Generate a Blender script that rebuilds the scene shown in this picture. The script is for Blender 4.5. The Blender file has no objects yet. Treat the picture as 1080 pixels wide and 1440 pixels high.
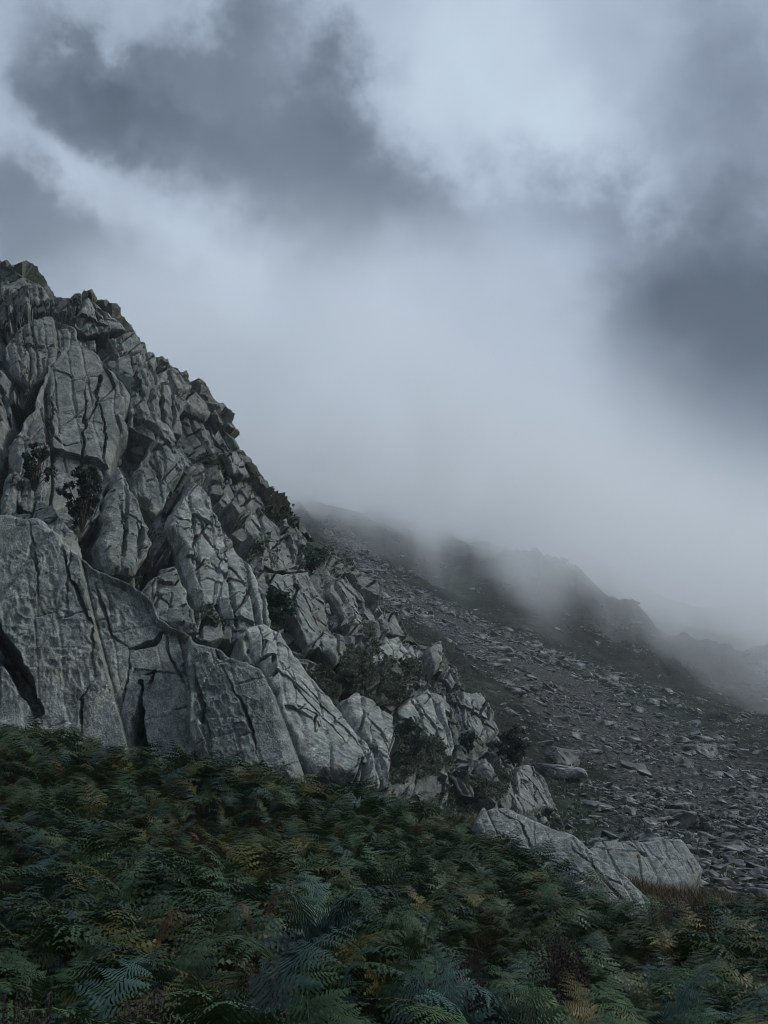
import bpy, bmesh, math, random
import numpy as np
from mathutils import Vector, Matrix

random.seed(7)
RNG = np.random.default_rng(7)
sc = bpy.context.scene
COL = sc.collection
R = math.radians

# ------------------------------------------------------------------ survey
F = 1383.0                      # focal length in photo pixels (1080 x 1440)
PITCH = R(17.27)
EYE = np.array([0.0, 0.0, 1.8])
CP, SP = math.cos(PITCH), math.sin(PITCH)


def ray(px, py):
    a = (np.asarray(px, float) - 540) / F
    b = (720 - np.asarray(py, float)) / F
    return np.stack([a, CP - b * SP, SP + b * CP], -1)


def at(px, py, d):
    """world point seen at a photo pixel, d metres ahead of the viewer"""
    r = ray(px, py)
    return EYE + r / r[..., 1:2] * np.asarray(d, float)[..., None]


def proj(P):
    q = P - EYE
    fwd = q[..., 1] * CP + q[..., 2] * SP
    up = -q[..., 1] * SP + q[..., 2] * CP
    fwd = np.where(fwd < 0.1, 0.1, fwd)
    return 540 + F * q[..., 0] / fwd, 720 - F * up / fwd


class TPS:
    def __init__(self, X, v, smooth=1e-4):
        X = np.asarray(X, float)
        n = len(X)
        K = self.k(X[:, None] - X[None])
        K += np.eye(n) * smooth
        Pm = np.concatenate([np.ones((n, 1)), X], 1)
        A = np.zeros((n + 3, n + 3))
        A[:n, :n] = K
        A[:n, n:] = Pm
        A[n:, :n] = Pm.T
        b = np.zeros(n + 3)
        b[:n] = v
        self.w = np.linalg.solve(A, b)
        self.X = X

    @staticmethod
    def k(d):
        r2 = (d ** 2).sum(-1)
        return 0.5 * r2 * np.log(r2 + 1e-12)

    def __call__(self, Q):
        Q = np.asarray(Q, float)
        sh = Q.shape[:-1]
        Q = Q.reshape(-1, 2)
        out = np.empty(len(Q))
        n = len(self.X)
        for i in range(0, len(Q), 40000):
            q = Q[i:i + 40000]
            out[i:i + 40000] = self.k(q[:, None] - self.X[None]) @ self.w[:n] + self.w[n] + q @ self.w[n + 1:]
        return out.reshape(sh)


# ------------------------------------------------------------------ noise
def h3(ix, iy, iz, seed):
    h = (ix.astype(np.uint32) * np.uint32(374761393) + iy.astype(np.uint32) * np.uint32(668265263)
         + iz.astype(np.uint32) * np.uint32(2147483647) + np.uint32((seed * 1274126177) & 0xffffffff))
    h ^= h >> np.uint32(13)
    h *= np.uint32(1274126177)
    h ^= h >> np.uint32(16)
    h *= np.uint32(2246822519)
    h ^= h >> np.uint32(15)
    return (h & np.uint32(0xffffff)).astype(np.float32) / np.float32(0xffffff)


def vnoise(P, seed=0):
    P = np.asarray(P, np.float32)
    i = np.floor(P).astype(np.int64)
    f = P - i
    u = f * f * f * (f * (f * 6 - 15) + 10)
    out = 0
    for dx in (0, 1):
        wx = u[:, 0] if dx else 1 - u[:, 0]
        for dy in (0, 1):
            wy = u[:, 1] if dy else 1 - u[:, 1]
            for dz in (0, 1):
                wz = u[:, 2] if dz else 1 - u[:, 2]
                out = out + wx * wy * wz * h3(i[:, 0] + dx, i[:, 1] + dy, i[:, 2] + dz, seed)
    return out * 2 - 1


def fbm(P, seed=0, oct=4, gain=0.5):
    a, s, t = 1.0, 0.0, 0
    P = np.asarray(P, np.float32)
    for o in range(oct):
        s = s + a * vnoise(P * 2.03 ** o + 17.3 * o, seed + o)
        t += a
        a *= gain
    return s / t


def cells(Q, seed):
    Q = np.asarray(Q, np.float32)
    i = np.floor(Q).astype(np.int64)
    n = len(Q)
    f1 = np.full(n, 9.0, np.float32)
    f2 = np.full(n, 9.0, np.float32)
    off = np.zeros((n, 3), np.float32)
    ids = np.zeros((n, 3), np.int64)
    for dx in (-1, 0, 1):
        for dy in (-1, 0, 1):
            for dz in (-1, 0, 1):
                c = i + np.array([dx, dy, dz])
                ctr = c + np.stack([h3(c[:, 0], c[:, 1], c[:, 2], seed + k) for k in (1, 2, 3)], -1)
                o = Q - ctr
                d = np.sqrt((o ** 2).sum(-1))
                near = d < f1
                f2 = np.where(near, f1, np.minimum(f2, d))
                f1 = np.where(near, d, f1)
                off[near] = o[near]
                ids[near] = c[near]
    r = [h3(ids[:, 0], ids[:, 1], ids[:, 2], seed + 10 + k) for k in range(4)]
    return f1, f2, off, r


E1 = np.array([0.47, 0.10, -0.87])          # the joints of the crag dip steeply to the right
E1 /= np.linalg.norm(E1)
E2 = np.cross([0.1, 1, 0.15], E1)
E2 /= np.linalg.norm(E2)
E3 = np.cross(E1, E2)
JF = np.stack([E1, E2, E3], 1)


def sstep(a, b, x):
    t = np.clip((x - a) / (b - a), 0, 1)
    return t * t * (3 - 2 * t)


def blocks(P, scale, amp, crack, seed, elong=2.6, e3=2.6, tilt=1.5, cw=0.07, warp=0.10):
    Q = (P @ JF) / scale / np.array([elong, 1.0, e3])
    W = np.stack([fbm(P / scale * 0.45 + 31 * k, seed + 50 + k, 2) for k in range(3)], -1)
    f1, f2, off, r = cells(Q + W * warp, seed)
    h = amp * ((r[0] - 0.5) * 1.1 + (r[1] - 0.5) * tilt * off[:, 0] * 1.2 + ((r[2] - 0.5) * 0.9 - 0.45) * tilt * off[:, 1])
    wide = np.clip(r[3] * 2.2 - 0.8, 0, 1.4)
    return h - crack * wide * (1 - sstep(0, cw, f2 - f1))


def strips(x, seed, other=0):
    """uneven bands along one axis: band number, place in the band 0..1, distance to the nearer edge"""
    def bound(k):
        return k + 0.42 * (h3(k, other + 0 * k, 0 * k, seed) - 0.5) * 2
    i = np.floor(x).astype(np.int64)
    i = np.where(x < bound(i), i - 1, i)
    i = np.where(x >= bound(i + 1), i + 1, i)
    lo, hi = bound(i), bound(i + 1)
    return i, (x - lo) / (hi - lo), np.minimum(x - lo, hi - x)


NB = [np.array([0.50, 0.25, -0.83]), np.array([0.86, 0.20, -0.47]), np.array([0.20, 0.30, -0.93])]
NB = [v / np.linalg.norm(v) for v in NB]


def joints(P, w, amp, crack, seed, ratio=2.6, nb=0, cwm=0.12, warp=0.11, bias=0.9, step=1.0):
    """fractured rock: flakes bounded by two sets of joints, each flake tilted so that its right edge stands proud"""
    Wp = np.stack([fbm(P / w * 0.28 + 31 * k, seed + 50 + k, 3) for k in range(3)], -1)
    Q = P + Wp * w * warp * np.array([2.2, 2.2, 2.2])
    a = -(Q @ E2) / w
    c = (Q @ E3) / (w * 3.0) + 0.37
    k3 = np.floor(c).astype(np.int64)
    i, fa, ea = strips(a, seed, 0)
    sh = h3(i, k3, 0 * i, seed + 5)
    b = (Q @ NB[nb]) / (w * ratio) + sh * 7.0
    j, fb, eb = strips(b, seed + 1, 0)
    r = [h3(i, j, k3, seed + 20 + q) for q in range(5)]
    h = amp * step * (r[0] - 0.5) * 1.3
    h = h + amp * ((bias + 1.1 * (r[1] - 0.5)) * (fa - 0.5) + (1.2 * (r[2] - 0.5)) * (fb - 0.5))
    em = np.minimum(ea * w, eb * w * ratio)
    wd = np.clip(r[3] * 1.9 - 0.5, 0, 1.3)
    return h - crack * wd * (1 - sstep(cwm * 0.3, cwm, em))


# ------------------------------------------------------------------ scene helpers
def tag(o, label=None, cat=None, group=None, kind=None):
    if label:
        o['label'] = label
    if cat:
        o['category'] = cat
    if group:
        o['group'] = group
    if kind:
        o['kind'] = kind
    return o


def mesh_np(name, V, faces_list, mats, smooth=True, mat_idx=None, attrs=None):
    """faces_list: list of int arrays (n,k)"""
    me = bpy.data.meshes.new(name)
    V = np.asarray(V, np.float32)
    me.vertices.add(len(V))
    me.vertices.foreach_set('co', V.ravel())
    loops = np.concatenate([np.asarray(f, np.int32).ravel() for f in faces_list])
    sizes = np.concatenate([np.full(len(f), f.shape[1], np.int32) for f in faces_list])
    starts = np.concatenate([[0], np.cumsum(sizes)[:-1]]).astype(np.int32)
    me.loops.add(len(loops))
    me.loops.foreach_set('vertex_index', loops)
    me.polygons.add(len(sizes))
    me.polygons.foreach_set('loop_start', starts)
    me.polygons.foreach_set('loop_total', sizes)
    for m in mats:
        me.materials.append(m)
    if mat_idx is not None:
        me.polygons.foreach_set('material_index', np.asarray(mat_idx, np.int32))
    me.polygons.foreach_set('use_smooth', np.full(len(sizes), smooth))
    if attrs:
        for k, v in attrs.items():
            a = me.attributes.new(k, 'FLOAT', 'POINT')
            a.data.foreach_set('value', np.asarray(v, np.float32))
    me.update(calc_edges=True)
    me.validate()
    return me


def link(name, me, parent=None):
    o = bpy.data.objects.new(name, me)
    COL.objects.link(o)
    if parent:
        o.parent = parent
    return o


def empty(name, loc):
    o = bpy.data.objects.new(name, None)
    o.empty_display_size = 0.2
    COL.objects.link(o)
    o.location = loc
    return o


def grid_faces(nr, nc):
    i = np.arange(nr * nc).reshape(nr, nc)
    return np.stack([i[:-1, :-1], i[:-1, 1:], i[1:, 1:], i[1:, :-1]], -1).reshape(-1, 4)


def tube(pts, r0, r1, n=5):
    pts = np.asarray(pts, float)
    k = len(pts)
    V, Fc = [], []
    for i in range(k):
        t = pts[min(i + 1, k - 1)] - pts[max(i - 1, 0)]
        t /= np.linalg.norm(t) + 1e-9
        a = np.cross(t, [0.31, 0.2, 0.93] if abs(t[2]) < 0.9 else [1, 0, 0])
        a /= np.linalg.norm(a)
        b = np.cross(t, a)
        r = r0 + (r1 - r0) * i / (k - 1)
        for j in range(n):
            w = 2 * math.pi * j / n
            V.append(pts[i] + r * (a * math.cos(w) + b * math.sin(w)))
    for i in range(k - 1):
        for j in range(n):
            Fc.append((i * n + j, i * n + (j + 1) % n, (i + 1) * n + (j + 1) % n, (i + 1) * n + j))
    return np.array(V), np.array(Fc)


def merge(parts):
    V, Fs, o = [], {}, 0
    for v, f in parts:
        V.append(v)
        for ff in (f if isinstance(f, list) else [f]):
            Fs.setdefault(ff.shape[1], []).append(ff + o)
        o += len(v)
    return np.concatenate(V), [np.concatenate(x) for x in Fs.values()]


# ------------------------------------------------------------------ materials
class NT:
    def __init__(self, name):
        self.m = bpy.data.materials.new(name)
        self.m.use_nodes = True
        self.t = self.m.node_tree
        self.t.nodes.clear()
        self.out = self.n('ShaderNodeOutputMaterial')

    def n(self, typ, **kw):
        nd = self.t.nodes.new(typ)
        for k, v in kw.items():
            if k in nd.inputs:
                nd.inputs[k].default_value = v
            else:
                setattr(nd, k, v)
        return nd

    def l(self, a, b):
        self.t.links.new(a, b)

    def pos(self, scale=(1, 1, 1), rot=(0, 0, 0)):
        g = self.n('ShaderNodeTexCoord')
        mp = self.n('ShaderNodeMapping')
        mp.inputs['Scale'].default_value = scale
        if any(rot):                               # turn first, then stretch
            m0 = self.n('ShaderNodeMapping')
            m0.inputs['Rotation'].default_value = rot
            self.l(g.outputs['Object'], m0.inputs['Vector'])
            self.l(m0.outputs[0], mp.inputs['Vector'])
        else:
            self.l(g.outputs['Object'], mp.inputs['Vector'])
        return mp.outputs[0]

    def noise(self, vec, scale, detail=4, rough=0.55, dist=0.0):
        nd = self.n('ShaderNodeTexNoise')
        nd.inputs['Scale'].default_value = scale
        nd.inputs['Detail'].default_value = detail
        nd.inputs['Roughness'].default_value = rough
        nd.inputs['Distortion'].default_value = dist
        if vec is not None:
            self.l(vec, nd.inputs['Vector'])
        return nd.outputs['Fac']

    def ramp(self, fac, stops):
        r = self.n('ShaderNodeValToRGB')
        e = r.color_ramp.elements
        while len(e) < len(stops):
            e.new(0.5)
        for el, (p, c) in zip(e, stops):
            el.position = p
            c = c if isinstance(c, tuple) else (c, c, c)
            el.color = (*c, 1)
        self.l(fac, r.inputs[0])
        return r.outputs[0]

    def mix(self, fac, a, b, mode='MIX'):
        m = self.n('ShaderNodeMix', data_type='RGBA', blend_type=mode)
        for s, v in ((m.inputs['Factor'], fac), (m.inputs['A'], a), (m.inputs['B'], b)):
            if hasattr(v, 'links'):
                self.l(v, s)
            elif isinstance(v, tuple):
                s.default_value = (*v, 1)
            else:
                s.default_value = v
        for s, v in ((m.inputs[6], a), (m.inputs[7], b)):
            if hasattr(v, 'links'):
                self.l(v, s)
            elif isinstance(v, tuple):
                s.default_value = (*v, 1)
        return m.outputs[2]

    def math(self, op, a, b=0.0, clamp=False):
        m = self.n('ShaderNodeMath', operation=op, use_clamp=clamp)
        for s, v in ((m.inputs[0], a), (m.inputs[1], b)):
            if hasattr(v, 'links'):
                self.l(v, s)
            else:
                s.default_value = v
        return m.outputs[0]

    def attr(self, name):
        a = self.n('ShaderNodeAttribute', attribute_name=name)
        return a.outputs['Fac']

    def bump(self, h, strength, dist, normal=None):
        b = self.n('ShaderNodeBump')
        b.inputs['Strength'].default_value = strength
        b.inputs['Distance'].default_value = dist
        self.l(h, b.inputs['Height'])
        if normal is not None:
            self.l(normal, b.inputs['Normal'])
        return b.outputs[0]

    def principled(self, color, rough=0.85, normal=None, spec=0.3):
        p = self.n('ShaderNodeBsdfPrincipled')
        if hasattr(color, 'links'):
            self.l(color, p.inputs['Base Color'])
        else:
            p.inputs['Base Color'].default_value = (*color, 1)
        if hasattr(rough, 'links'):
            self.l(rough, p.inputs['Roughness'])
        else:
            p.inputs['Roughness'].default_value = rough
        p.inputs['Specular IOR Level'].default_value = spec
        if normal is not None:
            self.l(normal, p.inputs['Normal'])
        self.l(p.outputs[0], self.out.inputs['Surface'])
        return p


STRI_ROT = (0, R(29), 0)


def rock_material(name, tone=1.0, fine=1.0, veg=False, lichen=0.5):
    k = NT(name)
    p = k.pos()
    ps = k.pos((5.0, 5.0, 0.35), STRI_ROT)          # streaks that run down the joints
    big = k.noise(p, 0.22, 5, 0.6)
    mid = k.noise(p, 1.5 * fine, 8, 0.62)
    stri = k.noise(ps, 1.0 * fine, 7, 0.65)
    grain = k.noise(p, 14 * fine, 6, 0.7)
    c = k.ramp(mid, [(0.28, (0.062 * tone, 0.072 * tone, 0.07 * tone)), (0.5, (0.15 * tone, 0.165 * tone, 0.16 * tone)),
                     (0.72, (0.25 * tone, 0.265 * tone, 0.255 * tone))])
    c = k.mix(0.55, c, k.ramp(stri, [(0.32, (0.22, 0.25, 0.25)), (0.5, (0.85, 0.87, 0.85)), (0.7, (1.4, 1.4, 1.36))]), 'MULTIPLY')
    c = k.mix(0.75, c, k.ramp(big, [(0.32, (0.55, 0.62, 0.6)), (0.62, (1.1, 1.08, 1.05))]), 'MULTIPLY')
    c = k.mix(0.7, c, k.ramp(grain, [(0.36, 0.3), (0.5, 0.95), (0.64, 1.6)]), 'MULTIPLY')
    li = k.math('MULTIPLY', k.ramp(k.noise(p, 5.5 * fine, 8, 0.7), [(0.57, 0.0), (0.66, 1.0)]),
                k.ramp(k.noise(p, 0.5, 3), [(0.42, 0.0), (0.6, lichen)]))
    c = k.mix(li, c, (0.42 * tone, 0.44 * tone, 0.41 * tone))
    ru = k.ramp(k.noise(k.pos((2.0, 2.0, 0.4), STRI_ROT), 0.6, 6, 0.65), [(0.54, 0.0), (0.68, 0.55)])
    c = k.mix(ru, c, (0.15 * tone, 0.125 * tone, 0.09 * tone))
    wet = k.ramp(k.noise(k.pos((3.0, 3.0, 0.12)), 0.8, 5, 0.6), [(0.58, 0.0), (0.68, 0.6)])
    c = k.mix(wet, c, (0.035, 0.04, 0.04))
    moss = k.ramp(k.noise(p, 0.8, 6, 0.65), [(0.56, 0.0), (0.68, 0.6)])
    c = k.mix(moss, c, (0.05, 0.07, 0.045))
    hb = k.math('ADD', k.math('MULTIPLY', mid, 0.12), k.math('ADD', k.math('MULTIPLY', stri, 0.8), k.math('MULTIPLY', grain, 0.42)))
    vor = k.n('ShaderNodeTexVoronoi', feature='DISTANCE_TO_EDGE')
    vor.inputs['Scale'].default_value = 0.9 * fine
    wv = k.n('ShaderNodeVectorMath', operation='ADD')
    nz = k.n('ShaderNodeTexNoise')
    nz.inputs['Scale'].default_value = 1.2
    k.l(p, nz.inputs['Vector'])
    k.l(k.pos((1.6, 1.6, 0.6), STRI_ROT), wv.inputs[0])
    k.l(nz.outputs['Color'], wv.inputs[1])
    k.l(wv.outputs[0], vor.inputs['Vector'])
    ck = k.ramp(vor.outputs['Distance'], [(0.0, 0.0), (0.02, 1.0)])
    hb = k.math('ADD', hb, k.math('MULTIPLY', ck, 0.14))
    if veg:
        v = k.attr('veg')
        pv = k.noise(p, 3.0, 8, 0.75)
        vc = k.ramp(pv, [(0.3, (0.012, 0.016, 0.012)), (0.5, (0.035, 0.045, 0.032)), (0.62, (0.05, 0.062, 0.04)), (0.8, (0.085, 0.08, 0.055))])
        f = k.ramp(k.math('ADD', v, k.math('MULTIPLY', k.math('SUBTRACT', pv, 0.5), 0.9)), [(0.42, 0.0), (0.55, 1.0)])
        c = k.mix(f, c, vc)
    n = k.bump(hb, 1.0, 0.16 / fine)
    k.principled(c, 0.86, n, 0.25)
    return k.m


def simple_material(name, stops, scale, rough=0.8, bump=0.4, bd=0.03, spec=0.3, vecscale=(1, 1, 1)):
    k = NT(name)
    p = k.pos(vecscale)
    f = k.noise(p, scale, 7, 0.65)
    k.principled(k.ramp(f, stops), rough, k.bump(f, bump, bd), spec)
    return k.m


def leaf_material(name, stops, rough=0.5, spec=0.4, trans=0.25, rnd=True, nscale=1.3):
    k = NT(name)
    p = k.pos()
    f = k.noise(p, nscale, 4, 0.6)
    if rnd:
        oi = k.n('ShaderNodeObjectInfo')
        f = k.math('ADD', k.math('MULTIPLY', f, 0.75), k.math('MULTIPLY', oi.outputs['Random'], 0.28))
    c = k.ramp(f, stops)
    pr = k.principled(c, rough, None, spec)
    tr = k.n('ShaderNodeBsdfTranslucent')
    k.l(c, tr.inputs[0])
    mx = k.n('ShaderNodeMixShader')
    mx.inputs[0].default_value = trans
    k.l(pr.outputs[0], mx.inputs[1])
    k.l(tr.outputs[0], mx.inputs[2])
    k.l(mx.outputs[0], k.out.inputs['Surface'])
    return k.m


M_CRAG = rock_material('crag_rock', 1.0, 1.0, veg=True, lichen=0.4)
M_SLAB = rock_material('slab_rock', 1.2, 1.0, lichen=0.5)
M_FRONT = rock_material('near_slab_rock', 1.4, 1.7, lichen=0.75)
M_PALE = rock_material('pale_slab_rock', 1.65, 1.3, lichen=0.8)
M_BOULDER = rock_material('boulder_rock', 1.3, 3.0, lichen=0.9)
M_STONE = simple_material('scree_stone', [(0.32, (0.02, 0.024, 0.026)), (0.5, (0.075, 0.085, 0.085)), (0.66, (0.24, 0.255, 0.25))], 1.1, 0.85, 0.6, 0.15)
M_STEM = simple_material('woody_stem', [(0.3, (0.02, 0.018, 0.015)), (0.7, (0.07, 0.06, 0.05))], 20, 0.9)
M_BUSH = leaf_material('dark_bush_leaf', [(0.3, (0.018, 0.028, 0.023)), (0.6, (0.045, 0.065, 0.053)), (0.8, (0.08, 0.105, 0.085))], 0.6, 0.3, 0.25)
M_BUSHG = leaf_material('green_bush_leaf', [(0.3, (0.015, 0.035, 0.026)), (0.6, (0.035, 0.075, 0.058)), (0.8, (0.06, 0.11, 0.085))], 0.6, 0.3, 0.2)
M_HEATH = leaf_material('ledge_heather_leaf', [(0.3, (0.018, 0.027, 0.020)), (0.5, (0.055, 0.075, 0.055)), (0.65, (0.095, 0.118, 0.088)), (0.8, (0.15, 0.145, 0.11))], 0.7, 0.2, 0.25, rnd=False, nscale=0.8)
M_FERN = [
    leaf_material('green_frond', [(0.32, (0.007, 0.019, 0.007)), (0.55, (0.025, 0.056, 0.020)), (0.8, (0.066, 0.118, 0.040))], 0.5, 0.2, 0.1),
    leaf_material('blue_green_frond', [(0.32, (0.008, 0.022, 0.018)), (0.55, (0.024, 0.056, 0.045)), (0.8, (0.055, 0.115, 0.09))], 0.5, 0.2, 0.1),
    leaf_material('yellowing_frond', [(0.32, (0.024, 0.026, 0.004)), (0.55, (0.058, 0.056, 0.009)), (0.8, (0.105, 0.092, 0.016))], 0.5, 0.2, 0.1),
    leaf_material('rust_frond', [(0.3, (0.04, 0.018, 0.008)), (0.6, (0.09, 0.038, 0.018)), (0.8, (0.12, 0.06, 0.03))]),
]
M_SPIKE = leaf_material('heather_spike', [(0.3, (0.02, 0.017, 0.016)), (0.55, (0.06, 0.048, 0.046)), (0.8, (0.12, 0.092, 0.09))], 0.8, 0.2, 0.1, nscale=9)
M_DRY = leaf_material('dry_grass_blade', [(0.3, (0.025, 0.022, 0.010)), (0.55, (0.065, 0.05, 0.022)), (0.8, (0.11, 0.085, 0.042))], 0.7, 0.3, 0.2, rnd=False)


def ground_material():
    k = NT('ground_cover')
    p = k.pos()
    pc = k.pos((0.35, 0.5, 2.2))
    n1 = k.noise(pc, 0.55, 9, 0.72)
    n2 = k.noise(p, 0.045, 5, 0.6)
    n3 = k.noise(p, 2.0, 8, 0.7)
    heath = k.ramp(n1, [(0.3, (0.005, 0.007, 0.006)), (0.48, (0.013, 0.017, 0.014)), (0.6, (0.026, 0.031, 0.025)), (0.75, (0.06, 0.064, 0.055))])
    grass = k.ramp(n1, [(0.36, (0.005, 0.011, 0.007)), (0.5, (0.013, 0.029, 0.016)), (0.66, (0.038, 0.06, 0.036))])
    g = k.ramp(k.math('ADD', k.attr('grass'), k.math('MULTIPLY', k.math('SUBTRACT', n1, 0.5), 1.6)), [(0.35, 0.0), (0.85, 1.0)])
    c = k.mix(g, heath, grass)
    n4 = k.noise(k.pos((1, 0.6, 1.5)), 0.09, 6, 0.65)
    c = k.mix(0.8, c, k.ramp(n4, [(0.36, (0.4, 0.42, 0.42)), (0.5, (0.9, 0.95, 0.9)), (0.62, (1.9, 1.9, 1.75))]), 'MULTIPLY')
    st = k.ramp(n3, [(0.3, (0.008, 0.010, 0.010)), (0.5, (0.030, 0.034, 0.034)), (0.7, (0.13, 0.14, 0.135))])
    s = k.ramp(k.math('ADD', k.attr('scree'), k.math('MULTIPLY', k.math('SUBTRACT', n1, 0.5), 1.6)), [(0.62, 0.0), (0.85, 1.0)])
    c = k.mix(s, c, st)
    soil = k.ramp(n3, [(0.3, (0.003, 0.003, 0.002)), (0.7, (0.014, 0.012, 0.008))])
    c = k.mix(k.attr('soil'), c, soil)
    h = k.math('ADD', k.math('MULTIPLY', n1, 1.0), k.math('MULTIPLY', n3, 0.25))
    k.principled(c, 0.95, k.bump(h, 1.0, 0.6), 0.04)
    return k.m


M_GROUND = ground_material()

# ------------------------------------------------------------------ terrain
canopy = [(0, 1440, 6), (540, 1440, 6), (1080, 1440, 6), (0, 1005, 23), (120, 1020, 22), (260, 1050, 21), (420, 1090, 20.5), (550, 1112, 23),
          (680, 1140, 23), (760, 1180, 22), (870, 1245, 21), (960, 1250, 21), (1080, 1235, 23), (540, 1265, 11), (0, 1215, 11), (1080, 1340, 10.5), (250, 1130, 15),
          (760, 1265, 14), (-350, 940, 25), (-350, 1440, 6), (1450, 1240, 25), (1450, 1440, 6), (-350, 1200, 11), (1450, 1340, 11)]
gpts = [(1080, 1290, 30), (900, 1262, 29), (1450, 1290, 30), (760, 1210, 30), (650, 1165, 32), (540, 1140, 32), (300, 1105, 33), (0, 1050, 34), (-350, 990, 35),
        (1080, 1222, 44), (980, 1208, 42), (880, 1190, 44), (800, 1172, 46), (1450, 1225, 45), (700, 1150, 48), (620, 1130, 50),
        (1080, 1150, 75), (900, 1135, 72), (800, 1115, 70), (1450, 1160, 75),
        (1080, 1080, 120), (920, 1055, 120), (780, 1035, 110), (1450, 1100, 120),
        (1080, 1010, 200), (900, 960, 200), (760, 945, 170), (640, 925, 130), (1450, 1020, 220),
        (1080, 965, 280), (1000, 968, 262), (1000, 905, 320), (1000, 922, 410), (900, 945, 240), (900, 866, 320), (900, 882, 410), (830, 810, 332), (830, 826, 420), (760, 890, 240), (760, 830, 290), (640, 875, 200), (540, 850, 165),
        (1080, 900, 390), (750, 772, 340), (750, 782, 420), (690, 790, 345), (640, 815, 330), (520, 790, 240),
        (1080, 850, 650), (900, 830, 650), (1000, 870, 650), (750, 735, 650), (650, 755, 470), (520, 735, 380), (450, 735, 330),
        (1080, 730, 1100), (750, 730, 1100), (540, 700, 1100), (400, 690, 1100), (1450, 860, 430), (1450, 830, 1100),
        (400, 780, 150), (400, 740, 280), (200, 800, 150), (0, 820, 150), (-350, 800, 150), (0, 740, 400), (-350, 740, 400), (-350, 700, 1100), (0, 700, 1100),
        (400, 990, 75), (0, 930, 75), (-350, 900, 75), (600, 1040, 80)]
pts3 = [at(a, b, d) - np.array([0, 0, 0.8]) for a, b, d in canopy] + [at(a, b, d) for a, b, d in gpts]
pts3 = np.array(pts3)
q = pts3 - EYE
_rad = np.hypot(q[:, 0], q[:, 1])
_az = np.arctan2(q[:, 0], q[:, 1])
_el = q[:, 2] / _rad
T_EL = TPS(np.stack([_az * 2, np.log(_rad)], 1), _el, 2e-3)


def ground_polar(az, r):
    azc = np.clip(az, -0.62, 0.62)
    azc = azc * (0.55 + 0.45 * np.cos(np.clip(np.abs(az) - 0.62, 0, 2.5)) if True else 1)
    rr = np.clip(r, 5.5, 1150)
    el = T_EL(np.stack([azc * 2, np.log(rr)], -1))
    z = el * r
    near = sstep(2.0, 5.5, r)
    z = z * near + (-1.8) * (1 - near)
    return z + EYE[2]


def ground_noise(P, r):
    far = sstep(26, 60, r)
    Q = P.copy()
    n = fbm(Q * np.array([0.09, 0.09, 0.3]), 3, 5) * 1.0 + fbm(Q * np.array([0.45, 0.45, 1.5]), 5, 4) * 0.45
    lumps = np.abs(fbm(Q * 0.9, 8, 3)) * 0.5
    px, py = proj(P)
    vf = np.zeros(len(P))
    for cx, cy, rx, ry, s in ((735, 785, 75, 35, 1.0), (860, 865, 70, 40, 0.8), (980, 935, 60, 30, 0.7), (1062, 950, 40, 40, 0.9), (560, 775, 60, 20, 0.35)):
        vf = np.maximum(vf, s * np.exp(-((px - cx) / rx) ** 2 - ((py - cy) / ry) ** 2))
    vf = vf * sstep(190, 240, r)
    rk = (joints(P, 9.0, 4.0, 2.0, 91, 1.6, 0, 0.8) + joints(P, 3.5, 1.8, 1.2, 95, 1.6, 1, 0.5)) * vf * sstep(-0.35, 0.1, fbm(P * 0.03, 77, 3))
    gul = -np.abs(fbm(np.stack([np.arctan2(P[:, 0], P[:, 1]) * 22, 0.006 * r, 0 * r], 1), 99, 3)) * 9 * sstep(170, 330, r)
    return far * (n + lumps + rk + gul) + (1 - far) * fbm(Q * 0.5, 6, 3) * 0.08


def ground_z(x, y):
    r = np.hypot(x, y)
    az = np.arctan2(x, y)
    z = ground_polar(az, r)
    P = np.stack([x, y, z], -1)
    return z + ground_noise(P, r)


def scree_mask(px, py):
    """where the boulder field lies, on the hillside"""
    line = np.array([(470, 745), (545, 830), (640, 880), (720, 925), (790, 985), (880, 1040), (960, 1100), (1080, 1150), (1300, 1200)], float)
    d = np.full(px.shape, 1e9)
    wv = np.array([18, 24, 22, 40, 62, 75, 85, 95, 100], float)
    for (a, b, w0, w1) in zip(line[:-1], line[1:], wv[:-1], wv[1:]):
        e = b - a
        t = np.clip(((px - a[0]) * e[0] + (py - a[1]) * e[1]) / (e @ e), 0, 1)
        dd = np.hypot(px - a[0] - t * e[0], (py - a[1] - t * e[1])) / (w0 + (w1 - w0) * t)
        d = np.minimum(d, dd)
    m = (1 - sstep(0.35, 1.5, d)) * (1 + 0.45 * sstep(920, 840, py))
    m = np.maximum(m, 0.95 * sstep(1050, 1140, py) * sstep(760, 880, px))
    for cx, cy, rx, ry, s in ((735, 785, 55, 26, 0.95), (590, 800, 50, 22, 0.45), (850, 880, 55, 30, 0.6), (1062, 955, 30, 40, 1.0), (905, 905, 30, 25, 0.4), (930, 850, 60, 30, 0.3)):
        m = np.maximum(m, s * np.exp(-((px - cx) / rx) ** 2 - ((py - cy) / ry) ** 2))
    return m


LAND = {}


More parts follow.
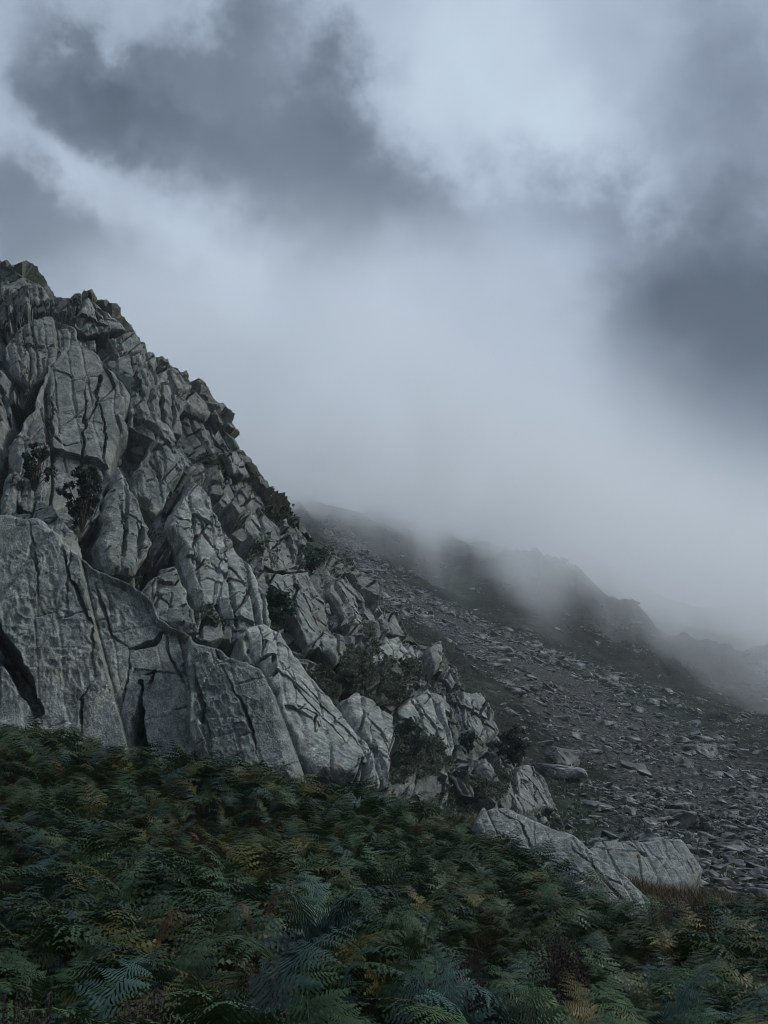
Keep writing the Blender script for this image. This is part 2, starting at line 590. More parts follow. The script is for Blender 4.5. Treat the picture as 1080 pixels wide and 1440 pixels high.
def build_ground():
    az = np.concatenate([np.radians(np.arange(-180, -30, 5.0)), np.radians(np.arange(-30, 26, 0.085)), np.radians(np.arange(26, 181, 5.0))])
    r = np.concatenate([[0.3, 1, 2, 3], np.exp(np.linspace(math.log(4), math.log(40), 90)), np.exp(np.linspace(math.log(40.5), math.log(720), 440))])
    A, RR = np.meshgrid(az, r)
    x, y = (RR * np.sin(A)).ravel(), (RR * np.cos(A)).ravel()
    z = ground_z(x, y)
    V = np.stack([x, y, z], -1)
    LAND['lo'], LAND['hi'] = V.min(0), V.max(0)
    px, py = proj(V)
    rr = np.hypot(x, y)
    front = (np.abs(A.ravel()) < 0.7)
    sm = np.where(front, scree_mask(px, py), 0.15) * sstep(30, 40, rr)
    gr = np.zeros(len(V))
    for cx, cy, rx, ry, an, s in ((860, 965, 130, 20, 0.42, 1.0), (640, 820, 50, 45, 0, 0.8), (830, 1155, 70, 26, 0.3, 1.0), (760, 900, 80, 30, 0.5, 0.6), (900, 1020, 120, 14, 0.35, 0.5), (760, 1040, 40, 14, 0.4, 0.5), (520, 765, 40, 20, 0.3, 0.4), (1040, 1010, 60, 16, 0.4, 0.5)):
        c, s_ = math.cos(an), math.sin(an)
        u, w = (px - cx) * c + (py - cy) * s_, -(px - cx) * s_ + (py - cy) * c
        gr = np.maximum(gr, s * np.exp(-(u / rx) ** 2 - (w / ry) ** 2))
    gr = np.where(front, gr, 0.2)
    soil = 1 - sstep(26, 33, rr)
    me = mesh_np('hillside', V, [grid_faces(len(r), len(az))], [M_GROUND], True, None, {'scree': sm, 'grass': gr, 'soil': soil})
    tag(link('hillside', me), kind='structure')


build_ground()

# ------------------------------------------------------------------ the crag
SKY = np.array([(-400, 120), (-200, 265), (-60, 345), (0, 366), (30, 383), (50, 392), (75, 414), (95, 431), (106, 429), (112, 423), (126, 421), (150, 437), (180, 463), (208, 492),
                (226, 500), (255, 517), (275, 550), (300, 585), (330, 617), (355, 662), (385, 695), (405, 718), (425, 728), (440, 755), (470, 790), (500, 812), (530, 850), (560, 864),
                (580, 890), (600, 900), (625, 918), (650, 950), (670, 975), (692, 1010), (700, 1045), (730, 1078), (750, 1097), (775, 1140), (800, 1170)], float)
BOT = np.array([(-400, 1060), (0, 1070), (250, 1100), (420, 1120), (560, 1135), (650, 1160), (740, 1180), (800, 1190)], float)
cr = [(-400, 120, 74), (-200, 265, 70), (-60, 345, 66), (0, 366, 64), (110, 423, 63), (255, 517, 62), (330, 617, 62), (405, 718, 62), (500, 812, 62), (580, 890, 62), (650, 950, 60),
      (692, 1010, 57), (730, 1078, 53), (800, 1170, 48), (150, 520, 56), (40, 470, 57), (-200, 450, 60), (-400, 400, 64),
      (100, 600, 50), (250, 640, 54), (-200, 650, 48), (0, 640, 48), (160, 700, 46), (300, 720, 51), (400, 800, 52), (100, 740, 40), (200, 790, 42), (0, 760, 38), (-300, 760, 38),
      (300, 830, 43), (370, 900, 40), (460, 900, 46), (540, 920, 51), (600, 990, 50), (660, 1040, 49), (720, 1110, 47),
      (200, 900, 33), (0, 900, 31), (-300, 900, 32), (300, 960, 33), (430, 1010, 35), (500, 1000, 40), (520, 1080, 35), (600, 1080, 41), (650, 1120, 41), (700, 1150, 42),
      (-400, 1060, 30), (0, 1070, 29.5), (250, 1100, 29), (420, 1110, 30), (540, 1130, 32), (650, 1165, 37), (800, 1190, 44)]
cr = np.array(cr, float)
cr[:, 2] = 50 + (cr[:, 2] - 50) * 0.72
D_CRAG = TPS(cr[:, :2] / 1000, cr[:, 2], 1e-4)


def crag_depth(px, py):
    return D_CRAG(np.stack([np.asarray(px, float), np.asarray(py, float)], -1) / 1000)


def veg_region(px, py):
    w = np.zeros(px.shape)
    for cx, cy, rx, ry, s in ((480, 960, 60, 40, 0.9), (560, 880, 50, 25, 0.55), (640, 960, 45, 30, 0.5), (590, 1085, 60, 34, 0.7), (680, 1115, 50, 30, 0.6), (430, 780, 50, 26, 0.9),
                              (370, 660, 70, 18, 0.8), (300, 655, 40, 16, 0.8), (240, 770, 35, 22, 0.85), (410, 710, 30, 30, 0.9), (490, 800, 40, 26, 0.6), (370, 780, 40, 22, 0.7), (110, 690, 50, 60, 0.7),
                              (50, 630, 40, 40, 0.6), (300, 890, 40, 20, 0.7), (60, 400, 80, 18, 0.6), (190, 480, 80, 16, 0.5), (560, 960, 40, 26, 0.6), (130, 790, 40, 25, 0.5), (395, 860, 22, 30, 0.7),
                              (530, 990, 40, 30, 0.7), (470, 850, 30, 16, 0.4)):
        w = np.maximum(w, s * np.exp(-((px - cx) / rx) ** 2 - ((py - cy) / ry) ** 2))
    return w


def inside(pts, poly):
    x, y = pts[:, 0], pts[:, 1]
    c = np.zeros(len(pts), bool)
    n = len(poly)
    j = n - 1
    for i in range(n):
        xi, yi = poly[i]
        xj, yj = poly[j]
        if yi != yj:
            c ^= ((yi > y) != (yj > y)) & (x < (xj - xi) * (y - yi) / (yj - yi) + xi)
        j = i
    return c


def near_poly(pts, poly, closed=True):
    best = np.full(len(pts), 1e9)
    q = np.zeros_like(pts)
    n = len(poly)
    for i in range(n if closed else n - 1):
        a, b = poly[i], poly[(i + 1) % n]
        e = b - a
        t = np.clip(((pts - a) @ e) / (e @ e + 1e-12), 0, 1)
        p = a + t[:, None] * e
        d = np.hypot(*(pts - p).T)
        m = d < best
        best[m] = d[m]
        q[m] = p[m]
    return best, q


CRAG = {}
SLABS = []


def slab(*a, **k):
    SLABS.append((a, k))


# ------------------------------------------------------------------ named outcrops of the crag, back to front
CK = 'rock slab'
slab('rock_buttress', 'rounded rock cap at the very top left end of the crag skyline', 'rock', [(-60, 352), (0, 369), (30, 385), (50, 394), (75, 417), (48, 424), (0, 409), (-60, 400)], 0.6, 3, 0.6)
slab('rock_buttress', 'blunt skyline block just right of the grassy notch near the top of the crag', 'rock', [(104, 457), (110, 428), (125, 422), (149, 438), (174, 460), (183, 470), (150, 466), (122, 468)], 0.9, 3, 0.7)
slab('rock_block', 'low wide block under the skyline notch block, right of the great dome', 'rock', [(150, 474), (189, 470), (207, 490), (211, 496), (190, 500), (167, 500)], 0.9, 2.2, 0.5)
slab('rock_block', 'tall split block hanging between the dome ridge and the skyline', 'rock', [(155, 509), (185, 498), (211, 498), (226, 511), (220, 542), (211, 568), (196, 568), (182, 545)], 1.2, 2.5, 0.6)
slab('rock_buttress', 'broad skyline buttress with vertical cracks on its lower left half', 'rock', [(226, 524), (240, 515), (256, 519), (275, 552), (298, 585), (289, 590), (262, 575), (255, 608), (232, 600), (211, 572), (214, 545)], 1.0, 3, 0.6,
     cracks=[([(228, 540), (232, 600)], .35, .6), ([(243, 545), (246, 600)], .3, .5), ([(258, 565), (280, 548)], .3, .5)])
slab('rock_spike', 'small upright rock spike standing on the crag skyline', 'rock', [(301, 592), (309, 579), (314, 592), (316, 603), (330, 618), (338, 634), (318, 628), (304, 612)], 0.5, 2, 0.4)
slab('rock_block', 'rounded block on the skyline below the small spike', 'rock', [(311, 635), (326, 632), (344, 648), (357, 668), (345, 672), (330, 662)], 0.7, 2, 0.4)
slab('rock_slab', 'dark sliver of cliff at the left edge beside the great dome', CK, [(-90, 505), (0, 505), (12, 530), (12, 600), (-2, 655), (-90, 655)], 1.4, 4, 0.7)
slab('rock_slab', 'curved slab stacked behind the top left shoulder of the great dome', CK, [(4, 498), (22, 461), (48, 443), (74, 443), (96, 454), (113, 474), (100, 500), (70, 520), (44, 540), (20, 528)], 1.5, 3, 0.8)
slab('rock_dome', 'great smooth dome of grey rock high on the left of the crag', CK,
     [(37, 587), (59, 542), (70, 505), (89, 482), (111, 477), (130, 488), (155, 511), (178, 537), (185, 557), (176, 605), (160, 631), (149, 676), (141, 712), (100, 730), (67, 715), (22, 680), (15, 624)], 2.3, 6, 0.9,
     disp=(0.6, 0.3, 0.08), cell=6.0, stri=0.05,
     cracks=[([(100, 530), (140, 525), (135, 560), (122, 585)], .35, .5), ([(120, 530), (118, 600), (112, 680)], .25, .45), ([(132, 545), (150, 600), (148, 650)], .22, .4), ([(75, 530), (72, 600), (80, 660)], .2, .35), ([(60, 590), (95, 615), (130, 610)], .2, .3)])
slab('rock_rib', 'long thin rib of rock running down right from the dome shoulder', CK, [(184, 558), (207, 570), (229, 597), (259, 624), (276, 655), (262, 659), (237, 633), (207, 608), (184, 596)], 2.6, 3, 0.5, disp=(.5, .25, .08))
slab('rock_slab', 'leaning slab beside the dome split by a dark diagonal crack', CK, [(203, 640), (222, 609), (238, 627), (257, 664), (240, 690), (224, 720), (192, 690), (192, 665)], 2.2, 3, 0.5, tilt=(0.3, 0),
     cracks=[([(215, 640), (235, 680)], .3, .5)])
slab('rock_slab', 'narrow steep slab between the dark bush and the leaning slab', CK, [(154, 695), (165, 655), (187, 695), (205, 731), (213, 771), (196, 800), (179, 802), (160, 800), (142, 754)], 3.0, 3, 0.6, tilt=(0.3, 0),
     cracks=[([(178, 690), (172, 760), (165, 795)], .3, .5), ([(195, 730), (188, 790)], .25, .45)])
slab('rock_block', 'stub of broken rock at the left edge above the near slab', 'rock', [(4, 716), (6, 676), (22, 672), (41, 680), (59, 698), (78, 713), (105, 748), (118, 788), (90, 790), (40, 770), (0, 745)], 2.0, 3, 0.5,
     cracks=[([(22, 690), (30, 715), (60, 720)], .3, .5)])
slab('rock_slab', 'big pointed pale green grey slab in the middle of the crag', CK,
     [(248, 702), (267, 679), (281, 690), (294, 714), (310, 748), (335, 789), (360, 818), (377, 854), (380, 884), (352, 880), (333, 873), (308, 840), (287, 846), (267, 800), (254, 762), (230, 735)], 3.4, 4, 0.6,
     mat=M_PALE, tilt=(0.5, 0), disp=(.6, .25, .07),
     cracks=[([(262, 735), (282, 740), (272, 770), (266, 800)], .3, .5), ([(285, 700), (300, 760), (325, 800), (345, 860)], .25, .5), ([(300, 790), (320, 850)], .25, .4), ([(250, 705), (278, 730)], .25, .4)])
slab('rock_slab', 'humped slab tucked under the pointed slab, above the near slab ridge', CK, [(198, 820), (225, 802), (246, 804), (260, 838), (277, 885), (255, 885), (229, 862), (210, 846)], 2.6, 3, 0.5, tilt=(.3, 0),
     cracks=[([(225, 815), (240, 860)], .25, .45)])
slab('rock_block', 'small domed block below the foot of the pointed slab', 'rock', [(275, 860), (292, 845), (309, 863), (320, 890), (300, 892), (280, 884)], 2.4, 3, 0.5)
slab('rock_slab', 'triangular flake high on the middle ridge, right of the pointed slab', CK, [(305, 706), (317, 693), (337, 722), (338, 744), (320, 738)], 1.6, 2.5, 0.4)
slab('rock_slab', 'split wedge left of the bushy skyline shrub', CK, [(342, 735), (362, 715), (390, 746), (392, 762), (374, 760), (350, 756)], 1.6, 2.5, 0.4, cracks=[([(362, 722), (372, 755)], .25, .4)])
slab('rock_block', 'blocky rock shelf directly below the heather ledge in mid crag', 'rock', [(373, 752), (412, 756), (420, 775), (428, 800), (392, 800), (372, 788)], 1.5, 2.5, 0.4, cracks=[([(392, 760), (396, 795)], .25, .45)])
slab('rock_slab', 'ribbed rock wall with vertical grooves above the small green tree', CK,
     [(356, 802), (395, 806), (433, 809), (454, 846), (467, 883), (504, 906), (492, 919), (471, 923), (450, 902), (433, 905), (425, 880), (410, 850), (385, 842), (360, 826)], 2.4, 3, 0.5, disp=(.55, .3, .1),
     cracks=[([(392, 808), (400, 845)], .22, .5), ([(414, 810), (424, 860), (436, 895)], .25, .5), ([(436, 815), (448, 860), (462, 905)], .3, .6)])
slab('rock_slab', 'pale jagged slab close under the skyline, below the heather terrace', CK, [(462, 835), (479, 812), (500, 837), (525, 869), (529, 880), (504, 884), (483, 864)], 1.5, 2.5, 0.4, cracks=[([(480, 820), (495, 875)], .25, .5), ([(500, 840), (512, 880)], .22, .45)])
slab('rock_block', 'small skyline tooth at the right shoulder of the crag', 'rock', [(520, 862), (530, 850), (545, 858), (562, 866), (580, 892), (560, 892), (540, 880)], 0.7, 2, 0.4)
slab('rock_slab', 'rounded pale slab standing out of heather on the right shoulder', CK, [(519, 918), (533, 900), (554, 896), (577, 917), (594, 942), (597, 964), (575, 944), (560, 946), (540, 940), (525, 944)], 1.9, 3, 0.6, mat=M_PALE,
     cracks=[([(545, 902), (552, 938)], .2, .35), ([(562, 908), (580, 945)], .2, .35)])
slab('rock_block', 'slim grey fin near the right skyline above the heather', 'rock', [(600, 912), (608, 903), (616, 906), (627, 936), (616, 940)], 1.0, 2, 0.35)
slab('rock_block', 'pair of small stubs on the skyline near the right end of the crag', 'rock', [(627, 945), (634, 936), (644, 940), (650, 958), (638, 962)], 0.8, 2, 0.35)
slab('rock_slab', 'steep striped slab above the dark round shrub, upper one', CK, [(557, 998), (575, 979), (596, 974), (617, 996), (633, 1027), (638, 1056), (621, 1056), (600, 1040), (583, 1027)], 2.2, 3, 0.5, mat=M_PALE, tilt=(.3, 0),
     cracks=[([(580, 985), (600, 1035)], .22, .45), ([(598, 982), (618, 1045)], .22, .45)])
slab('rock_buttress', 'flat topped buttress with vertical columns at the right end of the crag', 'rock', [(603, 974), (633, 975), (671, 977), (682, 990), (693, 1010), (697, 1027), (685, 1058), (671, 1040), (640, 1014), (617, 1006)], 1.6, 3.5, 0.45,
     cracks=[([(622, 978), (626, 1008)], .25, .5), ([(638, 978), (642, 1015)], .25, .5), ([(656, 980), (662, 1030)], .28, .6), ([(674, 984), (680, 1045)], .28, .6)])
slab('rock_slab', 'tall leaning slab whose foot meets the bracken, right of the long pale slab', CK, [(483, 981), (500, 975), (525, 1004), (547, 1025), (551, 1050), (552, 1098), (535, 1094), (523, 1056), (498, 1017)], 2.6, 3, 0.5, mat=M_PALE, tilt=(.3, 0),
     cracks=[([(510, 995), (530, 1040), (545, 1090)], .22, .45)])
slab('rock_slab', 'low rock rib poking out of grass below the striped slab', CK, [(634, 1086), (645, 1080), (658, 1087), (669, 1114), (652, 1108)], 1.2, 2, 0.35)
slab('rock_slab', 'low rock rib left of the bushy dark shrub', CK, [(668, 1073), (677, 1066), (688, 1079), (698, 1106), (683, 1102)], 1.2, 2, 0.35)
slab('rock_slab', 'last grey rib at the lower right toe of the crag below the dark shrub', CK, [(705, 1110), (720, 1085), (730, 1077), (745, 1083), (764, 1112), (776, 1144), (745, 1146), (720, 1140)], 1.6, 3, 0.45, tilt=(.2, 0),
     cracks=[([(728, 1088), (745, 1140)], .25, .45), ([(740, 1086), (762, 1138)], .25, .45)])
slab('rock_slab', 'broken chain of rounded blocks beside the long pale slab', CK,
     [(335, 893), (347, 880), (360, 905), (377, 934), (404, 973), (419, 1010), (432, 1040), (445, 1075), (420, 1075), (400, 1010), (385, 965), (360, 935), (345, 917)], 3.4, 3, 0.6, mat=M_PALE,
     cracks=[([(345, 925), (375, 915)], .3, .6), ([(378, 960), (400, 950)], .3, .6), ([(392, 995), (415, 985)], .3, .6), ([(402, 1030), (430, 1020)], .3, .6)])
slab('rock_slab', 'long smooth pale slab sweeping down to the bracken in mid picture', CK,
     [(350, 880), (371, 877), (392, 894), (425, 931), (450, 965), (475, 994), (496, 1023), (525, 1056), (535, 1100), (508, 1100), (478, 1090), (448, 1078), (430, 1050), (414, 1010), (400, 973), (375, 931), (358, 908)], 4.2, 4, 0.7, mat=M_PALE,
     disp=(.4, .25, .06), cell=3.4,
     cracks=[([(372, 915), (395, 905), (388, 940)], .3, .6), ([(405, 925), (430, 985), (480, 1060)], .25, .5), ([(430, 950), (470, 1010), (515, 1080)], .25, .5), ([(415, 1000), (440, 1010), (432, 1045)], .25, .5)])
# the near slab at the left, in front of everything else on the crag
slab('near_rock_slab', 'huge near slab of lichened grey rock rising from the bracken at the left', CK,
     [(-110, 706, 29), (-50, 712, 29), (0, 718, 28.6), (25, 720, 28.4), (54, 729, 28.2), (83, 746, 28), (108, 771, 27.8), (129, 795, 27.5), (154, 807, 27.2), (179, 812, 27), (200, 827, 26.8), (227, 862, 26.5), (250, 877, 26.3), (268, 892, 26),
      (262, 920, 25.6), (266, 970, 25), (276, 1100, 24), (100, 1100, 24), (-110, 1100, 24)], thick=7, rim=0.5, mat=M_FRONT, cell=6.5, disp=(.45, .12, .025), stri=0.07,
     cracks=[([(-20, 870), (5, 910), (30, 955), (58, 1010)], .34, 1.3), ([(194, 945), (192, 990), (188, 1060)], .26, 1.6), ([(203, 935), (215, 932), (203, 950)], .16, .5), ([(88, 750), (92, 800), (130, 880), (137, 965)], .13, .2),
             ([(40, 735), (52, 800), (55, 860)], .10, .14), ([(137, 965), (118, 985), (112, 1040)], .12, .2), ([(225, 875), (213, 893), (178, 900)], .16, .6), ([(130, 800), (150, 880), (178, 900)], .10, .16),
             ([(178, 900), (175, 950), (160, 1000)], .10, .14), ([(98, 760), (95, 870)], .08, .12), ([(227, 870), (240, 920), (262, 960)], .09, .14)])
slab('near_rock_slab', 'streaked rounded slab beside the huge near slab, its right edge sloping into bracken', CK,
     [(264, 893, 25.3), (292, 901, 25.2), (317, 918, 25), (346, 922, 24.8), (371, 947, 24.5), (387, 980, 24.2), (400, 1018, 23.8), (420, 1100, 23.2), (340, 1100, 23.2), (290, 1100, 23.4), (268, 1040, 24), (260, 960, 24.8)], thick=5, rim=0.5, mat=M_FRONT,
     cell=5, disp=(.3, .09, .025), stri=0.09, cracks=[([(270, 930), (282, 1000), (300, 1080)], .14, .2), ([(310, 930), (345, 1000), (370, 1080)], .08, .14)])




def build_crag():
    cols = np.concatenate([np.arange(-400, -40, 6.0), np.arange(-40, 800.1, 1.35)])
    nrow = 560
    s = np.linspace(0, 1, nrow)
    top = np.interp(cols, SKY[:, 0], SKY[:, 1])
    bot = np.interp(cols, BOT[:, 0], BOT[:, 1])
    PX = np.broadcast_to(cols, (nrow, len(cols)))
    PY = bot + (top - bot) * s[:, None]
    D = crag_depth(PX, PY)
    P = at(PX, PY, D)
    back = []
    ek = np.linspace(0.02, 1, 70) ** 1.5 * 40
    for e in ek:                                   # the far side of the ridge falls away behind the skyline
        back.append(P[-1] + np.array([0.25, 0.9, -0.10]) * e - np.array([0, 0, 1]) * (0.55 * e * min(1, e / 6)))
    P = np.concatenate([P, np.array(back)], 0)
    du = np.gradient(P, axis=1)
    dv = np.gradient(P, axis=0)
    N = np.cross(du, dv)
    N /= np.linalg.norm(N, axis=-1, keepdims=True) + 1e-9
    sh = P.shape
    Pf, Nf = P.reshape(-1, 3), N.reshape(-1, 3)
    if (Nf[:1000] * (EYE - Pf[:1000])).sum() < 0:
        Nf = -Nf
    amp = np.concatenate([np.ones(nrow), np.linspace(1, 0.6, len(ek))])[:, None] * np.ones(sh[1])
    edge = sstep(0, 0.10, np.concatenate([s, np.ones(len(ek))]))[:, None]
    amp = (amp * (0.35 + 0.65 * edge)).ravel()
    amp *= 0.35 + 0.65 * sstep(800, 640, np.concatenate([PX, np.broadcast_to(cols, (len(ek), len(cols)))], 0).ravel())
    px, py = proj(Pf)
    vg = veg_region(px, py)
    flat = np.zeros(len(Pf))
    pq = np.stack([px, py], 1)
    for sa, sk in SLABS:                           # the bedrock sits back behind the outcrops that stand proud of it
        po = np.array(sa[3], float)[:, :2]
        m = (px > po[:, 0].min()) & (px < po[:, 0].max()) & (py > po[:, 1].min()) & (py < po[:, 1].max())
        if m.any():
            idx = np.nonzero(m)[0]
            flat[idx[inside(pq[idx], po)]] = 1
    flat[nrow * len(cols):] = 0
    amp *= 1 - 0.7 * flat
    soft = 1 - 0.55 * vg
    h = joints(Pf, 2.6, 1.15, 0.7, 11, 2.4, 0, 0.2) * amp
    h += joints(Pf, 1.0, 0.50, 0.5, 23, 2.6, 1, 0.14) * amp * soft
    h += joints(Pf, 0.42, 0.22, 0.25, 37, 2.2, 2, 0.10) * (0.3 + 0.7 * amp) * soft
    h += fbm(Pf * 1.8, 41, 4) * 0.08 - 0.5 * flat
    h += vg * (0.25 + 0.5 * np.abs(fbm(Pf * 1.1, 43, 4)))
    V = Pf + Nf * h[:, None]
    G = V.reshape(sh)
    n2 = np.cross(np.gradient(G, axis=1), np.gradient(G, axis=0))
    n2 /= np.linalg.norm(n2, axis=-1, keepdims=True) + 1e-9
    up = np.abs(n2[..., 2])
    k = 5                                          # average the slope so that only real ledges grow heather
    up = sum(np.roll(np.roll(up, i, 0), j, 1) for i in range(-k, k + 1, 2) for j in range(-k, k + 1, 2)) / (len(range(-k, k + 1, 2)) ** 2)
    veg = np.clip(0.95 * vg + 0.55 * sstep(0.55, 0.8, up.ravel()) + 0.18 * fbm(Pf * 0.25, 47, 3), 0, 1)
    me = mesh_np('crag', V, [grid_faces(sh[0], sh[1])], [M_CRAG], False, None, {'veg': veg})
    tag(link('crag', me), 'steep dark grey mountain crag of jointed rock and heather ledges rising to the left', 'crag', kind='structure')
    CRAG.update(V=V, N=n2.reshape(-1, 3), veg=veg, px=px, py=py, n=nrow * len(cols))


build_crag()


SLABN = [0]


def build_slab(name, label, cat, pts, off=1.2, thick=2.0, rim=0.5, mat=None, cracks=(), disp=(0.5, 0.2, 0.08), stri=0.05, tilt=(0, 0), group=None, depth=None, resk=1.0, cell=2.6, up=None):
    """a block of rock whose front outline is pts (photo pixels), standing off metres proud of the crag behind it"""
    SLABN[0] += 1
    sd = 100 + SLABN[0] * 7
    pts = np.array(pts, float)
    if pts.shape[1] == 3:
        d = pts[:, 2]
    elif depth is not None:
        d = np.full(len(pts), float(depth))
    else:
        d = crag_depth(pts[:, 0], pts[:, 1]) - off
    W = at(pts[:, 0], pts[:, 1], d)
    c = W.mean(0)
    u_, s_, vt = np.linalg.svd(W - c)
    n = vt[2]
    if n @ (EYE - c) < 0:
        n = -n
    if n @ (EYE - c) / np.linalg.norm(EYE - c) < 0.45:       # keep the face turned to the viewer's side
        n = n + 0.7 * (EYE - c) / np.linalg.norm(EYE - c)
        n /= np.linalg.norm(n)
    eu = np.cross([0, 0, 1], n)
    eu = -eu if eu[0] < 0 else eu
    eu /= np.linalg.norm(eu)
    ev = np.cross(n, eu)
    ev = -ev if ev[2] < 0 else ev
    poly0 = np.stack([(W - c) @ eu, (W - c) @ ev], 1)
    res0 = (W - c) @ n
    # roughen the outline
    poly, resd = [], []
    dist = np.linalg.norm(c - EYE)
    step = dist / 983 * 4
    for i in range(len(poly0)):
        a, b = poly0[i], poly0[(i + 1) % len(poly0)]
        k = max(1, int(np.hypot(*(b - a)) / step))
        for j in range(k):
            t = j / k
            poly.append(a + (b - a) * t)
            resd.append(res0[i] * (1 - t) + res0[(i + 1) % len(poly0)] * t)
    poly, resd = np.array(poly), np.array(resd)
    pn = np.concatenate([poly, np.zeros((len(poly), 1))], 1)
    jit = min(0.35, 0.005 * dist)
    poly = poly + jit * np.stack([fbm(pn * 0.9 / (dist / 45), sd, 3), fbm(pn * 0.9 / (dist / 45), sd + 1, 3)], 1) * 1.3
    res = dist / 983 * 1.15 * resk
    lo, hi = poly.min(0) - res * 2, poly.max(0) + res * 2
    us, vs = np.arange(lo[0], hi[0], res), np.arange(lo[1], hi[1], res)
    UU, VV = np.meshgrid(us, vs)
    g = np.stack([UU.ravel(), VV.ravel()], 1)
    ins = inside(g, poly)
    fc = grid_faces(len(vs), len(us))
    fc = fc[ins[fc].sum(1) >= 1]
    used = np.unique(fc)
    remap = -np.ones(len(g), int)
    remap[used] = np.arange(len(used))
    fc = remap[fc]
    g, ins = g[used], ins[used]
    dd, qn = near_poly(g, poly)
    g = np.where(ins[:, None], g, qn)
    dd = np.where(ins, dd, 0)
    # follow the outline's own relief
    w = np.zeros(len(g))
    acc = np.zeros(len(g))
    sub = slice(None, None, max(1, len(poly) // 60))
    for p, r_ in zip(poly[sub], resd[sub]):
        k = 1 / (((g - p) ** 2).sum(1) + 0.3) ** 1.2
        w += k
        acc += k * r_
    base = acc / w
    P0 = c + g[:, :1] * eu + g[:, 1:] * ev + base[:, None] * n
    rim = rim * 0.5
    rr = np.clip(dd / rim, 0, 1)
    h = 0.8 * rim * (0.5 * np.sqrt(1 - (1 - rr) ** 2) + 0.5 * rr - 1)
    ext = hi - lo
    h += tilt[0] * g[:, 0] / ext[0] * 2 + tilt[1] * g[:, 1] / ext[1] * 2
    kk = sstep(0, rim * 0.8, dd)
    h += kk * (joints(P0, cell, disp[0], disp[0] * 0.7, sd, 2.2, 0, res * 2.4, bias=0.5) + joints(P0, cell * 0.36, disp[1], disp[1] * 1.2, sd + 3, 2.6, 1, res * 1.9, bias=0.6)) + joints(P0, cell * 0.15, disp[2], disp[2] * 1.2, sd + 5, 2.4, 2, res * 1.6, bias=0.6) * (0.3 + 0.7 * kk)
    if stri:
        S = P0 @ JF
        h += stri * kk * sstep(-0.25, 0.35, fbm(P0 * 0.5, sd + 12, 3)) * (1 - np.abs(fbm(S * np.array([0.25, 4.5, 4.5]) * (30 / max(dist, 20)), sd + 9, 4)) * 2)
    for (cp, cw, cd) in cracks:
        cw_ = np.array(cp, float)
        CWp = at(cw_[:, 0], cw_[:, 1], np.full(len(cw_), c[1]))
        pl = np.stack([(CWp - c) @ eu, (CWp - c) @ ev], 1)
        # bring the crack into this slab's own plane along the line of sight of the survey
        for i in range(len(pl)):
            dr = ray(cw_[i, 0], cw_[i, 1])
            t = ((c - EYE) @ n) / (dr @ n)
            X = EYE + dr * t - c
            pl[i] = (X @ eu, X @ ev)
        pj = g + 0.004 * dist * np.stack([fbm(P0 * 60 / dist, sd + 20, 3), fbm(P0 * 60 / dist, sd + 21, 3)], 1)
        dc, _ = near_poly(pj, pl, False)
        cw = cw * (0.6 if dist < 32 else 0.34) * np.clip(0.7 + 1.3 * fbm(P0 * 22 / dist, sd + 22, 2), 0.15, 1.4)
        if cd < 1.0:                               # fractures pinch out towards their ends
            le = np.hypot(*(pl[-1] - pl[0]))
            en = np.minimum(np.hypot(*(pj - pl[0]).T), np.hypot(*(pj - pl[-1]).T))
            tp = sstep(0, 0.45 * le, en)
            cw = cw * (0.25 + 0.75 * tp)
            cd = cd * (0.15 + 0.85 * tp)
        h -= 1.2 * cd * (1 - sstep(0.5, 1.0, dc / np.maximum(cw, res * 0.9)))
    V = P0 + h[:, None] * n
    # sides and back
    e = np.concatenate([fc[:, [0, 1]], fc[:, [1, 2]], fc[:, [2, 3]], fc[:, [3, 0]]])
    key = np.sort(e, 1)
    _, inv, cnt = np.unique(key[:, 0].astype(np.int64) * (len(g) + 1) + key[:, 1], return_inverse=True, return_counts=True)
    be = e[cnt[inv] == 1]
    bv = np.unique(be)
    m2 = -np.ones(len(V), int)
    nV = len(V)
    rings = [V]
    prev = bv
    faces = [fc]
    pm = np.arange(nV)
    for k, f in enumerate((0.25, 1.0)):
        shrink = (0.0, 0.06)[k]
        ctr2 = V[bv].mean(0)
        ring = V[bv] - n * thick * f + (ctr2 - V[bv]) * shrink * np.array([1, 1, 1]) * 0.6
        start = sum(len(x) for x in rings)
        rings.append(ring)
        nm = -np.ones(nV, int)
        nm[bv] = start + np.arange(len(bv))
        faces.append(np.stack([pm[be[:, 1]], pm[be[:, 0]], nm[be[:, 0]], nm[be[:, 1]]], 1))
        pm = nm
    start = sum(len(x) for x in rings)
    rings.append((rings[-1].mean(0))[None])
    tri = np.stack([pm[be[:, 1]], pm[be[:, 0]], np.full(len(be), start)], 1)
    AV = np.concatenate(rings)
    me = mesh_np(name, AV, [np.concatenate(faces), tri], [mat or M_SLAB], False)
    bm = bmesh.new()
    bm.from_mesh(me)
    bmesh.ops.recalc_face_normals(bm, faces=bm.faces)
    bm.to_mesh(me)
    bm.free()
    o = link(name, me)
    tag(o, label, cat, group)
    return o


for sa, sk in SLABS:
    build_slab(*sa, **sk)

